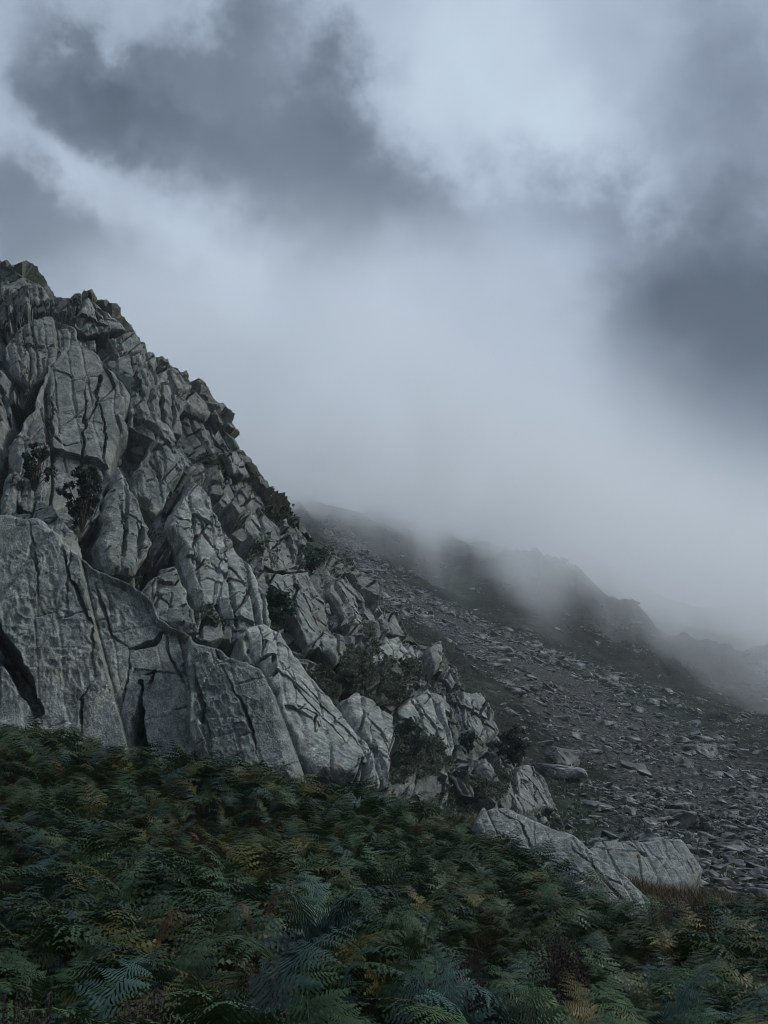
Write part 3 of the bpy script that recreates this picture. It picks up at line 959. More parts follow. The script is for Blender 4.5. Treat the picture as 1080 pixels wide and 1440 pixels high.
# ------------------------------------------------------------------ two pale boulders at the edge of the bracken
slab('boulder', 'long wedge shaped pale boulder sloping down right out of the bracken', 'boulder',
     [(665, 1160, 21.5), (676, 1138, 21.8), (690, 1131, 22), (712, 1134, 22), (745, 1148, 21.6), (792, 1162, 21), (832, 1188, 20.5), (872, 1218, 20), (915, 1262, 19.4), (940, 1300, 19), (860, 1320, 18.6), (760, 1300, 18.8), (690, 1240, 20)],
     thick=2.5, rim=0.28, mat=M_BOULDER, cell=2.2, disp=(.15, .03, .012), stri=0.03, cracks=[([(800, 1190), (850, 1235), (900, 1290)], .06, .15), ([(700, 1140), (735, 1160), (750, 1200)], .05, .12), ([(850, 1235), (890, 1245)], .05, .1)])
slab('boulder', 'low broad pale boulder behind the wedge boulder, among brown grass', 'boulder',
     [(822, 1196, 30), (840, 1180, 31), (880, 1183, 31), (915, 1176, 31), (938, 1171, 31), (955, 1174, 31), (968, 1190, 30.5), (984, 1216, 30), (975, 1250, 29), (900, 1250, 29), (850, 1230, 29)],
     thick=3, rim=0.35, mat=M_BOULDER, cell=1.8, disp=(.18, .04, .015), stri=0.03, cracks=[([(880, 1185), (905, 1200), (960, 1205)], .08, .2)])
for sa, sk in SLABS[-2:]:
    build_slab(*sa, **sk)

# ------------------------------------------------------------------ stones of the scree
def stone_mesh(i):
    rg = random.Random(400 + i)
    bm = bmesh.new()
    flat = rg.uniform(0.32, 0.6)
    lng = rg.uniform(1.0, 1.8)
    for k in range(rg.randint(11, 17)):
        v = Vector((rg.gauss(0, 1), rg.gauss(0, 1), rg.gauss(0, 1))).normalized() * rg.uniform(0.42, 0.55)
        v = Vector((max(-.42, min(.42, v.x)) * lng, max(-.4, min(.4, v.y)), max(-.3, min(.34, v.z)) * flat * 1.6))
        bm.verts.new(v)
    r = bmesh.ops.convex_hull(bm, input=bm.verts)
    junk = list({g for g in r['geom_interior'] + r['geom_unused'] if isinstance(g, bmesh.types.BMVert)})
    bmesh.ops.delete(bm, geom=junk, context='VERTS')
    bmesh.ops.dissolve_limit(bm, angle_limit=0.2, verts=bm.verts, edges=bm.edges)
    bmesh.ops.bevel(bm, geom=list(bm.edges), offset=0.03, segments=1, affect='EDGES')
    bmesh.ops.triangulate(bm, faces=bm.faces)
    bmesh.ops.recalc_face_normals(bm, faces=bm.faces)
    me = bpy.data.meshes.new('boulder')
    bm.to_mesh(me)
    bm.free()
    me.materials.append(M_STONE)
    for p in me.polygons:
        p.use_smooth = False
    return me


STONES = [stone_mesh(i) for i in range(14)]
STV = []
for me in STONES:
    v = np.empty(len(me.vertices) * 3)
    me.vertices.foreach_get('co', v)
    f = np.empty(len(me.polygons) * 3, int)
    me.polygons.foreach_get('vertices', f)
    STV.append((v.reshape(-1, 3), f.reshape(-1, 3)))

rg = np.random.default_rng(21)
n = 150000
azs = rg.uniform(-0.10, 0.47, n)
rs = np.exp(rg.uniform(math.log(36), math.log(420), n))
xs, ys = rs * np.sin(azs), rs * np.cos(azs)
zs = ground_z(xs, ys)
PP = np.stack([xs, ys, zs], 1)
ppx, ppy = proj(PP)
pm = scree_mask(ppx, ppy)
clump = 0.5 + 1.6 * fbm(PP * np.array([0.07, 0.05, 0.15]), 61, 3) + 0.7 * fbm(PP * 0.25, 62, 2)
keep = rg.random(n) < np.clip(pm * clump * 0.75 + 0.035, 0, 1) * np.clip((80.0 / rs) ** 0.5, 0.55, 1.2) * 0.42 * (1 + 0.8 * (rs > 170))
PP, ppx, ppy, rs, pm = PP[keep], ppx[keep], ppy[keep], rs[keep], pm[keep]
sz = 0.38 * (1 - rg.random(len(PP))) ** -0.42
sz = np.clip(sz, 0.25, 1.9) * np.clip(rs / 125, 0.5, 1.7)
sz *= np.where(pm < 0.2, 0.7, 1)
rot = rg.uniform(-0.5, 0.5, len(PP)) + np.where(rg.random(len(PP)) < .3, rg.uniform(0, 3.1, len(PP)), 0.0)
tlt = rg.normal(0, 0.16, (len(PP), 2))
# slabs named one by one (photo pixel, metres ahead, size, label)
named = [(985, 1062, 118, 4.4, 1.0, 0, 0.1, 'flat ledge like boulder resting on a dark upright block on the scree'), (795, 1072, 86, 4.2, 0.7, 2, 0.1, 'long flat slab at the left edge of the scree beside the dark shrub'),
         (785, 1092, 78, 3.0, 1.0, 5, 0.0, 'pale domed boulder just below the long flat slab'), (905, 1090, 92, 4.0, 1.1, 4, 0.0, 'large humped grey boulder in the middle of the scree'),
         (840, 1137, 66, 1.9, 0.6, 1, 0.3, 'small bright tilted slab beside the green grass tongue'), (960, 1142, 70, 2.3, 0.9, 6, 0.0, 'rounded pale boulder low in the scree below the humped boulder'),
         (965, 1162, 62, 2.8, 1.0, 3, 0.0, 'dark block with a square front above the low broad boulder'), (913, 1165, 60, 1.9, 0.9, 7, 0.0, 'grey block left of the dark square fronted block'),
         (1020, 1195, 52, 1.9, 0.8, 8, 0.2, 'pale tilted stone at the foot of the scree near the bracken edge'), (1070, 1230, 36, 1.3, 0.7, 9, 0.0, 'pale stone at the right edge where scree meets bracken'),
         (1030, 1228, 36, 1.2, 0.8, 10, 0.0, 'grey stone half sunk at the bracken edge on the right'), (725, 975, 150, 3.2, 0.9, 11, 0.0, 'single big stone high on the scree right of the columned buttress')]


def craggy(me, sd):
    """a finer copy of a stone for the largest boulders"""
    bm = bmesh.new()
    bm.from_mesh(me)
    bmesh.ops.subdivide_edges(bm, edges=bm.edges, cuts=4, use_grid_fill=True)
    bm.normal_update()
    v = np.array([x.co for x in bm.verts])
    nn = np.array([x.normal for x in bm.verts])
    h = joints(v * 6, 1.3, 0.22, 0.25, sd, 1.8, 1, 0.15) / 6 + 0.03 * fbm(v * 7, sd + 3, 4)
    for x, d in zip(bm.verts, nn * h[:, None]):
        x.co += Vector(d)
    m2 = bpy.data.meshes.new('boulder')
    bm.to_mesh(m2)
    bm.free()
    m2.materials.append(M_STONE)
    return m2


def stone_thing(me, loc, rotv, s, zf, label, group='boulders scattered over the scree slope'):
    o = link('boulder', me)
    o.location = loc
    o.rotation_euler = rotv
    o.scale = (s, s * 0.9, s * zf)
    tag(o, label, 'boulder', group)


for (a, b, d, s, zf, vi, rz, lab) in named:
    # slide out along the line of sight until the slope is met
    dr = ray(a, b)
    ts = np.linspace(25, 320, 1500)
    Q = EYE + dr[None] / dr[1] * ts[:, None]
    hit = np.nonzero(Q[:, 2] <= ground_z(Q[:, 0], Q[:, 1]) + 0.02)[0]
    k = hit[0] if len(hit) else np.argmin(np.abs(ts - d))
    p = Q[k]
    s2 = s * (np.linalg.norm(p - EYE) / np.linalg.norm(at(a, b, d) - EYE))
    stone_thing(craggy(STONES[vi], 300 + vi), (p[0], p[1], p[2] + 0.1 * s2 * zf), (rz, 0.12, rz * 0.7), s2, zf, lab)
app = sz / rs
vis = (ppx > -10) & (ppx < 1090) & (ppy < 1250) & (ppy > 700)
vis &= ppx > np.interp(ppy, SKY[:, 1], SKY[:, 0]) + 6
order = np.argsort(-np.where(vis, app, 0))
nt = 280
for i in order[:nt]:
    far = rs[i] > 150
    stone_thing(STONES[i % 14], PP[i] + np.array([0, 0, 0.08 * sz[i]]), (tlt[i, 0], tlt[i, 1] + 0.1, rot[i]), sz[i], 1.0,
                'grey angular boulder lying among the other stones of the scree')
parts = []
for i in order[nt:]:
    v, f = STV[i % 14]
    M = np.array(Matrix.Rotation(rot[i], 3, 'Z') @ Matrix.Rotation(tlt[i, 1] + 0.1, 3, 'Y') @ Matrix.Rotation(tlt[i, 0], 3, 'X'))
    parts.append(((v * sz[i] * np.array([1, .9, 1])) @ M.T + PP[i] + np.array([0, 0, 0.07 * sz[i]]), f))
V, Fs = merge(parts)
tag(link('scree_stones', mesh_np('scree_stones', V, Fs, [M_STONE], False)), 'small grey stones covering the scree slope', 'stones', kind='stuff')
print('stones', len(PP))

# ------------------------------------------------------------------ leaves in clumps
def leaf_cloud(centers, radii, per, size, rg, flatten=1.0, up=0.3):
    """many small pointed leaves spread through the given balls"""
    C = np.repeat(centers, per, 0)
    Rd = np.repeat(radii, per)
    d = rg.normal(size=C.shape)
    d /= np.linalg.norm(d, axis=1, keepdims=True)
    p = C + d * (Rd * rg.random(len(C)) ** 0.45)[:, None] * np.array([1, 1, flatten])
    ax = d + rg.normal(size=C.shape) * 0.7 + np.array([0, 0, up])
    ax /= np.linalg.norm(ax, axis=1, keepdims=True)
    sd = np.cross(ax, rg.normal(size=C.shape))
    sd /= np.linalg.norm(sd, axis=1, keepdims=True) + 1e-9
    L = (size * rg.uniform(0.6, 1.4, len(C)))[:, None]
    V = np.stack([p - ax * L * 0.5, p + sd * L * 0.28, p + ax * L * 0.6, p - sd * L * 0.28], 1).reshape(-1, 3)
    return V, np.arange(len(V)).reshape(-1, 4)


def crag_hit(px, py, off=0.0):
    """the point of the crag seen at a photo pixel"""
    m = np.hypot(CRAG['px'] - px, CRAG['py'] - py)
    m[CRAG['n']:] = 1e9
    return CRAG['V'][np.argmin(m)]


def bush(name, label, px, py, w, h, leafm, per=70, lsize=0.16, blobs=26, bare=0.3, seed=1, toward=0.6, group='shrubs rooted in the crag'):
    rg = np.random.default_rng(seed)
    base = crag_hit(px, py + h * 0.45)
    base = base + (EYE - base) / np.linalg.norm(EYE - base) * toward
    s = np.linalg.norm(base - EYE) / F
    W, H = w * s * 0.85, h * s * 0.85
    per = int(per * 0.5)
    root = empty(name, base)
    tag(root, label, 'shrub', group)
    st, cs, rad = [], [], []
    for i in range(blobs):
        a = rg.uniform(0, 2 * math.pi)
        rr = rg.random() ** 0.6
        zz = rg.uniform(0.12, 1.0)
        wid = W * 0.5 * (0.55 + 0.6 * math.sin(min(1, zz * 1.15) * math.pi) ** 0.7)
        tip = np.array([math.cos(a) * rr * wid, math.sin(a) * rr * wid * 0.8, zz * H])
        mid = tip * np.array([0.35, 0.35, 0.5]) + rg.normal(size=3) * 0.05 * H
        st.append(tube([(0, 0, -0.25), mid, tip, tip + (tip - mid) * 0.15], 0.03 * H * 0.35, 0.006 * H, 4))
        for k in range(2):
            cs.append(tip + rg.normal(size=3) * 0.08 * W)
            rad.append(W * rg.uniform(0.05, 0.11))
    V, f = merge(st)
    link('stems', mesh_np('stems', V, f, [M_STEM]), root)
    V, f = leaf_cloud(np.array(cs), np.array(rad), per, lsize, rg)
    link('foliage', mesh_np('foliage', V, [f], [leafm], False), root)
    return root


bush('shrub', 'large dark bush in the gully at the foot of the great dome', 118, 694, 62, 95, M_BUSH, 110, .17, 40, seed=2, toward=2.6)
bush('shrub', 'dark bush pressed against the left foot of the great dome', 48, 652, 46, 70, M_BUSH, 90, .17, 28, seed=3, toward=3.0)
bush('shrub', 'small green tree with a flat crown below the ribbed rock wall', 392, 848, 54, 44, M_BUSHG, 110, .17, 26, seed=4, toward=2.8)
bush('shrub', 'spindly bush leaning out on the crag skyline', 413, 712, 34, 40, M_BUSH, 24, .13, 22, seed=5, toward=0.1)
bush('shrub', 'bushy dark shrub below the flat topped columned buttress', 714, 1056, 52, 54, M_BUSH, 80, .15, 44, seed=6, toward=1.2)
bush('shrub', 'green shrub between the striped slab and the columned buttress', 655, 1046, 28, 26, M_BUSHG, 90, .14, 24, seed=7, toward=1.2)
bush('shrub', 'low green shrub right of the tall leaning slab', 566, 1068, 24, 26, M_BUSHG, 80, .12, 22, seed=8, toward=1.2)
bush('shrub', 'round shrub above it in the shade of the leaning slab', 566, 1030, 24, 22, M_BUSHG, 80, .12, 18, seed=9, toward=1.0)
bush('shrub', 'tiny wind bent shrub in the skyline notch near the top', 108, 427, 16, 16, M_BUSH, 30, .12, 10, seed=10, toward=0.2)
bush('shrub', 'low spreading green shrub on the heather ledge under the skyline bush', 440, 786, 50, 26, M_BUSHG, 90, .14, 24, seed=11, toward=1.0)
bush('shrub', 'thin bush in the crack left of the narrow steep slab', 145, 800, 34, 44, M_BUSHG, 60, .12, 20, seed=12, toward=2.0)
bush('shrub', 'dark clump hanging beside the skyline bush', 398, 722, 34, 24, M_BUSH, 80, .14, 18, seed=13, toward=0.6)

# heather and grass growing on the ledges of the crag
rg = np.random.default_rng(31)
vv = CRAG['veg'].copy()
vv[CRAG['n']:] *= 0.4
ok = (vv > 0.42) & (CRAG['px'] > -120) & (CRAG['px'] < 790)
idx = np.nonzero(ok)[0]
idx = rg.choice(idx, min(5200, len(idx)), replace=False, p=vv[idx] ** 1.5 / (vv[idx] ** 1.5).sum())
cs = CRAG['V'][idx] + (EYE - CRAG['V'][idx]) / np.linalg.norm(EYE - CRAG['V'][idx], axis=1, keepdims=True) * rg.uniform(-.05, .2, (len(idx), 1))
V, f = leaf_cloud(cs, rg.uniform(0.08, 0.28, len(cs)), 22, 0.11, rg, 0.55, 0.5)
tag(link('ledge_heather', mesh_np('ledge_heather', V, [f], [M_HEATH], False)), 'dark heather and grass matted over the ledges of the crag', 'heather', kind='stuff')

# low dark heath between the stones of the far slope
n = 26000
azs = rg.uniform(-0.12, 0.47, n)
rs_ = np.exp(rg.uniform(math.log(34), math.log(330), n))
xs, ys = rs_ * np.sin(azs), rs_ * np.cos(azs)
P_ = np.stack([xs, ys, ground_z(xs, ys)], 1)
a_, b_ = proj(P_)
pm_ = scree_mask(a_, b_)
kp = rg.random(n) < np.clip(0.9 - pm_ * 0.75, 0.1, 1) * np.clip(0.35 + 1.2 * fbm(P_ * 0.15, 71, 3), 0.05, 1)
P_, rs_ = P_[kp], rs_[kp]
V, f = leaf_cloud(P_ + np.array([0, 0, 0.08]), rg.uniform(0.25, 0.7, len(P_)) * np.clip(rs_ / 90, .8, 2.5), 14, 0.26, rg, 0.3, 0.5)
tag(link('heath', mesh_np('heath', V, [f], [M_HEATH], False)), 'low dark heather covering the slope between the stones', 'heather', kind='stuff')


# ------------------------------------------------------------------ bracken
def frond_geo(seed, near=True):
    rg = random.Random(seed)
    total = rg.uniform(1.15, 1.5)
    N = 26
    th0, th1 = R(rg.uniform(2, 16)), R(rg.uniform(70, 118))
    pts, ths = [np.zeros(3)], []
    side_curve = rg.uniform(-0.25, 0.25)
    for i in range(N):
        s = i / (N - 1)
        th = th0 + (th1 - th0) * sstep(0.22, 1.0, np.array(s)) ** 0.9
        ths.append(float(th))
        yaw = side_curve * max(0, s - .4)
        pts.append(pts[-1] + total / N * np.array([math.sin(th) * math.cos(yaw), math.sin(th) * math.sin(yaw), math.cos(th)]))
    pts = np.array(pts)
    tv, tf = tube(pts, 0.006, 0.0016, 4)
    parts = [(tv, tf)]
    s0 = 0.42
    npn = 15 if near else 11
    V, Tr = [], []
    for k in range(npn):
        s = s0 + (1 - s0) * (k + 0.3) / npn
        i = s * N
        i0 = min(int(i), N - 1)
        p = pts[i0] + (pts[i0 + 1] - pts[i0]) * (i - i0)
        t = pts[i0 + 1] - pts[i0]
        t /= np.linalg.norm(t)
        side = np.cross([0, 0, 1], t)
        side = side / (np.linalg.norm(side) + 1e-9)
        nrm = np.cross(t, side)
        q = (k + 0.3) / npn
        ln = 0.30 * total * 0.75 * (1 - q) ** 0.95 * (0.8 if k == 0 else 1) + 0.012
        for sg in (-1, 1):
            l2 = ln * rg.uniform(0.85, 1.1)
            ang = R(rg.uniform(50, 76))
            d = math.cos(ang) * t + math.sin(ang) * side * sg + nrm * rg.uniform(-0.12, 0.30)
            d /= np.linalg.norm(d)
            m = (9 if near else 5)
            if q > 0.7:
                m = max(3, m - 3)
            prev = p
            for j in range(m):
                f0, f1 = j / m, (j + 1) / m
                droop = lambda f: -nrm * 0 + np.array([0, 0, -0.34 * l2 * f * f]) + t * 0.12 * l2 * f * f
                a = p + d * l2 * f0 + droop(f0)
                b = p + d * l2 * f1 + droop(f1)
                wd = l2 * 0.20 * (1 - f0) ** 0.7 + 0.003
                fw = (b - a)
                sl = np.cross(fw, nrm)
                sl /= np.linalg.norm(sl) + 1e-9
                for sg2 in (-1, 1):
                    tip = a + sl * sg2 * wd + fw * 0.75 + nrm * wd * rg.uniform(-0.35, 0.1)
                    o = len(V)
                    if near:
                        V += [a, a + fw * 0.62, tip + fw * 0.12, tip - fw * 0.22]
                        Tr.append((o, o + 1, o + 2, o + 3))
                    else:
                        V += [a, a + fw * 0.9, tip]
                        Tr.append((o, o + 1, o + 2))
            if j == m - 1:
                o = len(V)
                e = (b - a)
                V += [b - e * 0.4 + sl * 0.006, b - e * 0.4 - sl * 0.006, b + e * 0.6] if not near else [b - e * 0.5 + sl * 0.006, b - e * 0.5 - sl * 0.006, b + e * 0.5, b + e * 0.7]
                Tr.append(tuple(range(o, len(V))))
    lv, lf = np.array(V), np.array(Tr)
    return (tv, tf), (lv, lf)


# where the bracken grows, and how high the ground is there
def bracken_ok(px, py, x, y):
    r = np.hypot(x, y)
    lim = np.interp(px, [-300, 0, 260, 400, 440, 560, 660, 760, 850, 930, 1080, 1400], [24.5, 23.5, 22, 21, 21.5, 23.5, 22.5, 20.2, 18.8, 20.5, 23.5, 24])
    return r < lim


def in_boulder(x, y):
    a = at(np.array([690]), np.array([1150]), np.array([22.4]))[0]
    b = at(np.array([930]), np.array([1270]), np.array([20]))[0]
    e = (b - a)[:2]
    q = np.stack([x - a[0], y - a[1]], -1)
    t = np.clip(q @ e / (e @ e), 0, 1)
    d = np.hypot(*(q - t[..., None] * e).T)
    return d < 0.3


rg = np.random.default_rng(77)
NV = 6
near_meshes = {}
for c in range(4):
    near_meshes[c] = []
for i in range(NV):
    (tv, tf), (lv, lf) = frond_geo(900 + i, True)
    V, f = merge([(tv, tf), (lv, lf)])
    for c in range(4):
        near_meshes[c].append(mesh_np('frond', V, f, [M_FERN[c]], False))
far_geo = []
for i in range(9):
    (tv, tf), (lv, lf) = frond_geo(950 + i, False)
    far_geo.append(merge([(tv, tf), (lv, lf)]))

spots = []
tries = 0
placed = np.zeros((0, 2))
NEAR_R = 8.6
# jittered grid of plants
cell = 0.30
gx = np.arange(-16, 16, cell)
gy = np.arange(4.3, 26, cell)
for yy in gy:
    for xx in gx:
        x = xx + rg.uniform(-.5, .5) * cell
        y = yy + rg.uniform(-.5, .5) * cell
        if abs(x) > 0.50 * y + 1.0 or rg.random() < 0.1:
            continue
        spots.append((x, y))
spots = np.array(spots)
zs = ground_z(spots[:, 0], spots[:, 1])
P_ = np.stack([spots[:, 0], spots[:, 1], zs], 1)
a_, b_ = proj(P_ + np.array([0, 0, 0.7]))
ok = bracken_ok(a_, b_, spots[:, 0], spots[:, 1]) & ~in_boulder(spots[:, 0], spots[:, 1])
hole = ((a_ - 640) / 95) ** 2 + ((b_ - 1305) / 42) ** 2 < 1
hole |= ((a_ - 40) / 60) ** 2 + ((b_ - 1395) / 30) ** 2 < 1
ok &= ~hole
P_, a_, b_ = P_[ok], a_[ok], b_[ok]
rr_ = np.hypot(P_[:, 0], P_[:, 1])


def canopy_h(p):
    v = fbm(np.array([[p[0] * 0.42, p[1] * 0.42, 9.1]]), 87, 3)[0]
    a, b = proj(p + np.array([0, 0, .7]))
    tall = 0.42 * math.exp(-((a - 770) / 85) ** 2) * (p[1] > 15) + 0.25 * math.exp(-((a - 520) / 140) ** 2) * (p[1] > 16)
    return 1.0 + 0.6 * v + tall


def hue_of(p, a, b):
    v = fbm(np.array([[p[0] * 0.5, p[1] * 0.35, 3.3]]), 81, 3)[0]
    olive = max(0.8 * math.exp(-((a - 330) / 130) ** 2 - ((b - 1150) / 60) ** 2), 0.5 * math.exp(-((a - 120) / 100) ** 2 - ((b - 1060) / 50) ** 2), 0.6 * math.exp(-((a - 330) / 120) ** 2 - ((b - 1300) / 80) ** 2), 0.35 * math.exp(-((a - 950) / 120) ** 2 - ((b - 1350) / 80) ** 2))
    u = rg.random()
    if u < 0.08 + 0.28 * max(0, v + 0.1) + olive * 0.5:
        return 2
    if u > 0.994:
        return 3
    return 1 if rg.random() < 0.26 - v * 0.5 else 0


FERN_LABEL = ['deep green bracken fern with arching fronds in the near thicket', 'blue green bracken fern with arching fronds in the near thicket', 'yellowing olive bracken fern in the near thicket', 'rust brown dying bracken fern in the near thicket']
near_i = [i for i in range(len(P_)) if rr_[i] < NEAR_R]
vis_i = [i for i in near_i if -60 < a_[i] < 1140 and b_[i] < 1530]
nplant = 0
for i in vis_i:
    c = hue_of(P_[i], a_[i], b_[i])
    root = empty('bracken_fern', P_[i])
    tag(root, FERN_LABEL[c], 'fern', ['deep green ferns of the near thicket', 'blue green ferns of the near thicket', 'yellowing ferns of the near thicket', 'rust brown ferns of the near thicket'][c])
    az0 = rg.uniform(0, 6.28)
    nf = int(rg.integers(2, 5))
    hc = canopy_h(P_[i])
    for k in range(nf):
        o = link('frond', near_meshes[c][int(rg.integers(NV))], root)
        s = rg.uniform(0.44, 0.88) * hc
        o.scale = (s, s, s * rg.uniform(0.8, 1.15))
        o.rotation_euler = (rg.normal(0, .22), rg.normal(-0.02, .26), az0 + k * 6.28 / nf + rg.normal(0, .6))
        o.location = (rg.normal(0, .05), rg.normal(0, .05), -0.05)
    nplant += 1
print('near ferns', nplant)

# the distinctive plants
def lone_fern(px, py, d, c, n_, s0, label, spread=0.2):
    x, y = at(px, py, d)[:2]
    root = empty('bracken_fern', (x, y, float(ground_z(np.array([x]), np.array([y]))[0])))
    top = at(px, py, d)[2]
    hh = top - root.location.z
    tag(root, label, 'fern')
    for k in range(n_):
        o = link('frond', near_meshes[c][k % NV], root)
        s = s0 * rg.uniform(.9, 1.1)
        o.scale = (s, s, max(0.5, hh / 0.85))
        o.rotation_euler = (0, 0, k * 6.28 / n_ + rg.normal(0, spread))


lone_fern(462, 1255, 8.6, 1, 6, 0.75, 'tall pale blue green fern standing up in the middle of the thicket')
lone_fern(213, 1288, 8.2, 3, 1, 0.34, 'single upright dead red brown frond left of the middle of the thicket')
lone_fern(365, 1262, 9.2, 3, 2, 0.36, 'rust brown fern left of the tall pale blue green fern')
lone_fern(585, 1275, 8.8, 0, 4, 0.6, 'small fern at the left rim of the dark hollow')

# the rest of the slope
parts = [[], [], [], []]
for i in range(len(P_)):
    if rr_[i] < NEAR_R and i in set(vis_i):
        continue
    c = hue_of(P_[i], a_[i], b_[i])
    nf = int(rg.integers(2, 5))
    hc = canopy_h(P_[i])
    az0 = rg.uniform(0, 6.28)
    for k in range(nf):
        v, fs = far_geo[int(rg.integers(len(far_geo)))]
        s = rg.uniform(0.44, 0.88) * hc
        M = np.array(Matrix.Rotation(az0 + k * 6.28 / nf + rg.normal(0, .6), 3, 'Z') @ Matrix.Rotation(rg.normal(-.02, .26), 3, 'Y') @ Matrix.Rotation(rg.normal(0, .22), 3, 'X'))
        parts[c].append(((v * s) @ M.T + P_[i] + np.array([0, 0, -0.05]), fs))
Vs, quads, tris, mq, mt, o_ = [], [], [], [], [], 0
for c in range(4):
    if not parts[c]:
        continue
    V, fs = merge(parts[c])
    for f in fs:
        (quads if f.shape[1] == 4 else tris).append(f + o_)
        (mq if f.shape[1] == 4 else mt).append(np.full(len(f), c))
    Vs.append(V)
    o_ += len(V)
me = mesh_np('bracken', np.concatenate(Vs), [np.concatenate(quads), np.concatenate(tris)], M_FERN, False, np.concatenate(mq + mt))
tag(link('bracken', me), 'thick bracken covering the slope up to the foot of the crag', 'bracken', kind='stuff')


# ------------------------------------------------------------------ heather clumps and dry grass
def heather(px, py, d, w, label, n_=170, seed=1):
    rg = np.random.default_rng(seed)
    p = at(px, py, d)
    gz = float(ground_z(np.array([p[0]]), np.array([p[1]]))[0])
    root = empty('heather_clump', (p[0], p[1], gz))
    tag(root, label, 'heather', 'heather clumps among the bracken')
    H = max(0.35, p[2] - gz)
    st, cs, rad = [], [], []
    for i in range(n_):
        a, q = rg.uniform(0, 6.28), rg.random() ** .6
        b = np.array([math.cos(a) * q * w * .5, math.sin(a) * q * w * .5, 0])
        tip = b * 1.25 + np.array([rg.normal(0, .03), rg.normal(0, .03), H * rg.uniform(.75, 1.08) * (1 - .3 * q * q)])
        st.append(tube([b * .4, b * .9 + np.array([0, 0, H * .45]), tip], .004, .002, 3))
        for f in np.linspace(.0, .3, 6):
            cs.append(tip + (b - tip) * f)
            rad.append(.011 + .012 * f)
    V, f = merge(st)
    link('stems', mesh_np('stems', V, f, [M_STEM]), root)
    V, f = leaf_cloud(np.array(cs), np.array(rad), 7, .022, rg, 1, .8)
    link('flower_spikes', mesh_np('flower_spikes', V, [f], [M_SPIKE], False), root)


heather(215, 1405, 6.4, .55, 'faded pink heather clump low at the bottom, left of the centre', seed=1)
heather(375, 1364, 6.9, .38, 'faded pink heather clump below the rust brown fern', seed=2)
heather(38, 1405, 6.3, .6, 'greyish heather clump in the bottom left corner', seed=3)
heather(785, 1316, 8.4, .38, 'brownish heather clump below the wedge shaped boulder', seed=4)
heather(640, 1350, 7.4, .4, 'wiry heather clump at the lower rim of the dark hollow', seed=5)
heather(950, 1262, 15, 0.9, 'brown heather clump at the right foot of the wedge boulder', seed=6)


def grass(spots_, name, label):
    rg = np.random.default_rng(5)
    V, T = [], []
    for (px, py, d, w, n_, h) in spots_:
        c = at(px, py, d)
        x = c[0] + rg.normal(0, w, n_)
        y = c[1] + rg.normal(0, w * .7, n_)
        z = ground_z(x, y)
        hh = np.maximum(0.3, (c[2] - ground_z(np.array([c[0]]), np.array([c[1]]))[0])) * rg.uniform(.4, 1.0, n_) * h * .8
        a = rg.uniform(0, 6.28, n_)
        ln = rg.uniform(.3, 1.1, n_) * hh
        b0 = np.stack([x, y, z], 1)
        dr = np.stack([np.cos(a), np.sin(a), 0 * a], 1)
        sd = np.stack([-np.sin(a), np.cos(a), 0 * a], 1) * .008
        m = b0 + dr * (ln * .3)[:, None] + np.array([0, 0, 1]) * (hh * .65)[:, None]
        t_ = b0 + dr * ln[:, None] + np.array([0, 0, 1]) * hh[:, None]
        o = len(V) * 0 + sum(len(q) for q in V)
        V.append(np.stack([b0 - sd, b0 + sd, m + sd * .8, m - sd * .8, t_], 1).reshape(-1, 3))
        k = o + 5 * np.arange(n_)
        T += [np.stack([k, k + 1, k + 2], 1), np.stack([k, k + 2, k + 3], 1), np.stack([k + 3, k + 2, k + 4], 1)]
    tag(link(name, mesh_np(name, np.concatenate(V), [np.concatenate(T)], [M_DRY], False)), label, 'grass', kind='stuff')


grass([(432, 1078, 22.3, .5, 900, .9), (470, 1088, 23, .6, 900, .8), (520, 1102, 24, .6, 700, .7), (640, 1120, 24.5, .7, 900, .7), (700, 1125, 24.5, .5, 300, .6), (850, 1214, 27.5, .8, 1200, .9), (920, 1216, 27.5, 1.0, 1500, .9), (980, 1222, 27, .7, 700, .9), (840, 1215, 24, .9, 1400, .8), (900, 1228, 22.5, .9, 1600, .8), (960, 1240, 22, .7, 900, .8)],
      'dry_grass', 'dry brown grass along the top edge of the bracken')


# ------------------------------------------------------------------ camera, world, light
cam = bpy.data.cameras.new('camera')
co = bpy.data.objects.new('camera', cam)
COL.objects.link(co)
co.location = EYE
co.rotation_euler = (R(90) + PITCH, 0, 0)
cam.sensor_fit = 'VERTICAL'
cam.sensor_height = 24
cam.lens = 24 * F / 1440
cam.clip_start = 0.1
cam.clip_end = 6000
sc.camera = co

SUN_DIR = Vector((0.84, -0.02, 0.62)).normalized()     # towards the sun
sl = bpy.data.lights.new('sun', 'SUN')
sl.energy = 1.5
sl.angle = R(10)
sl.color = (1.0, 0.96, 0.9)
so = bpy.data.objects.new('sun', sl)
COL.objects.link(so)
so.rotation_euler = SUN_DIR.to_track_quat('Z', 'Y').to_euler()

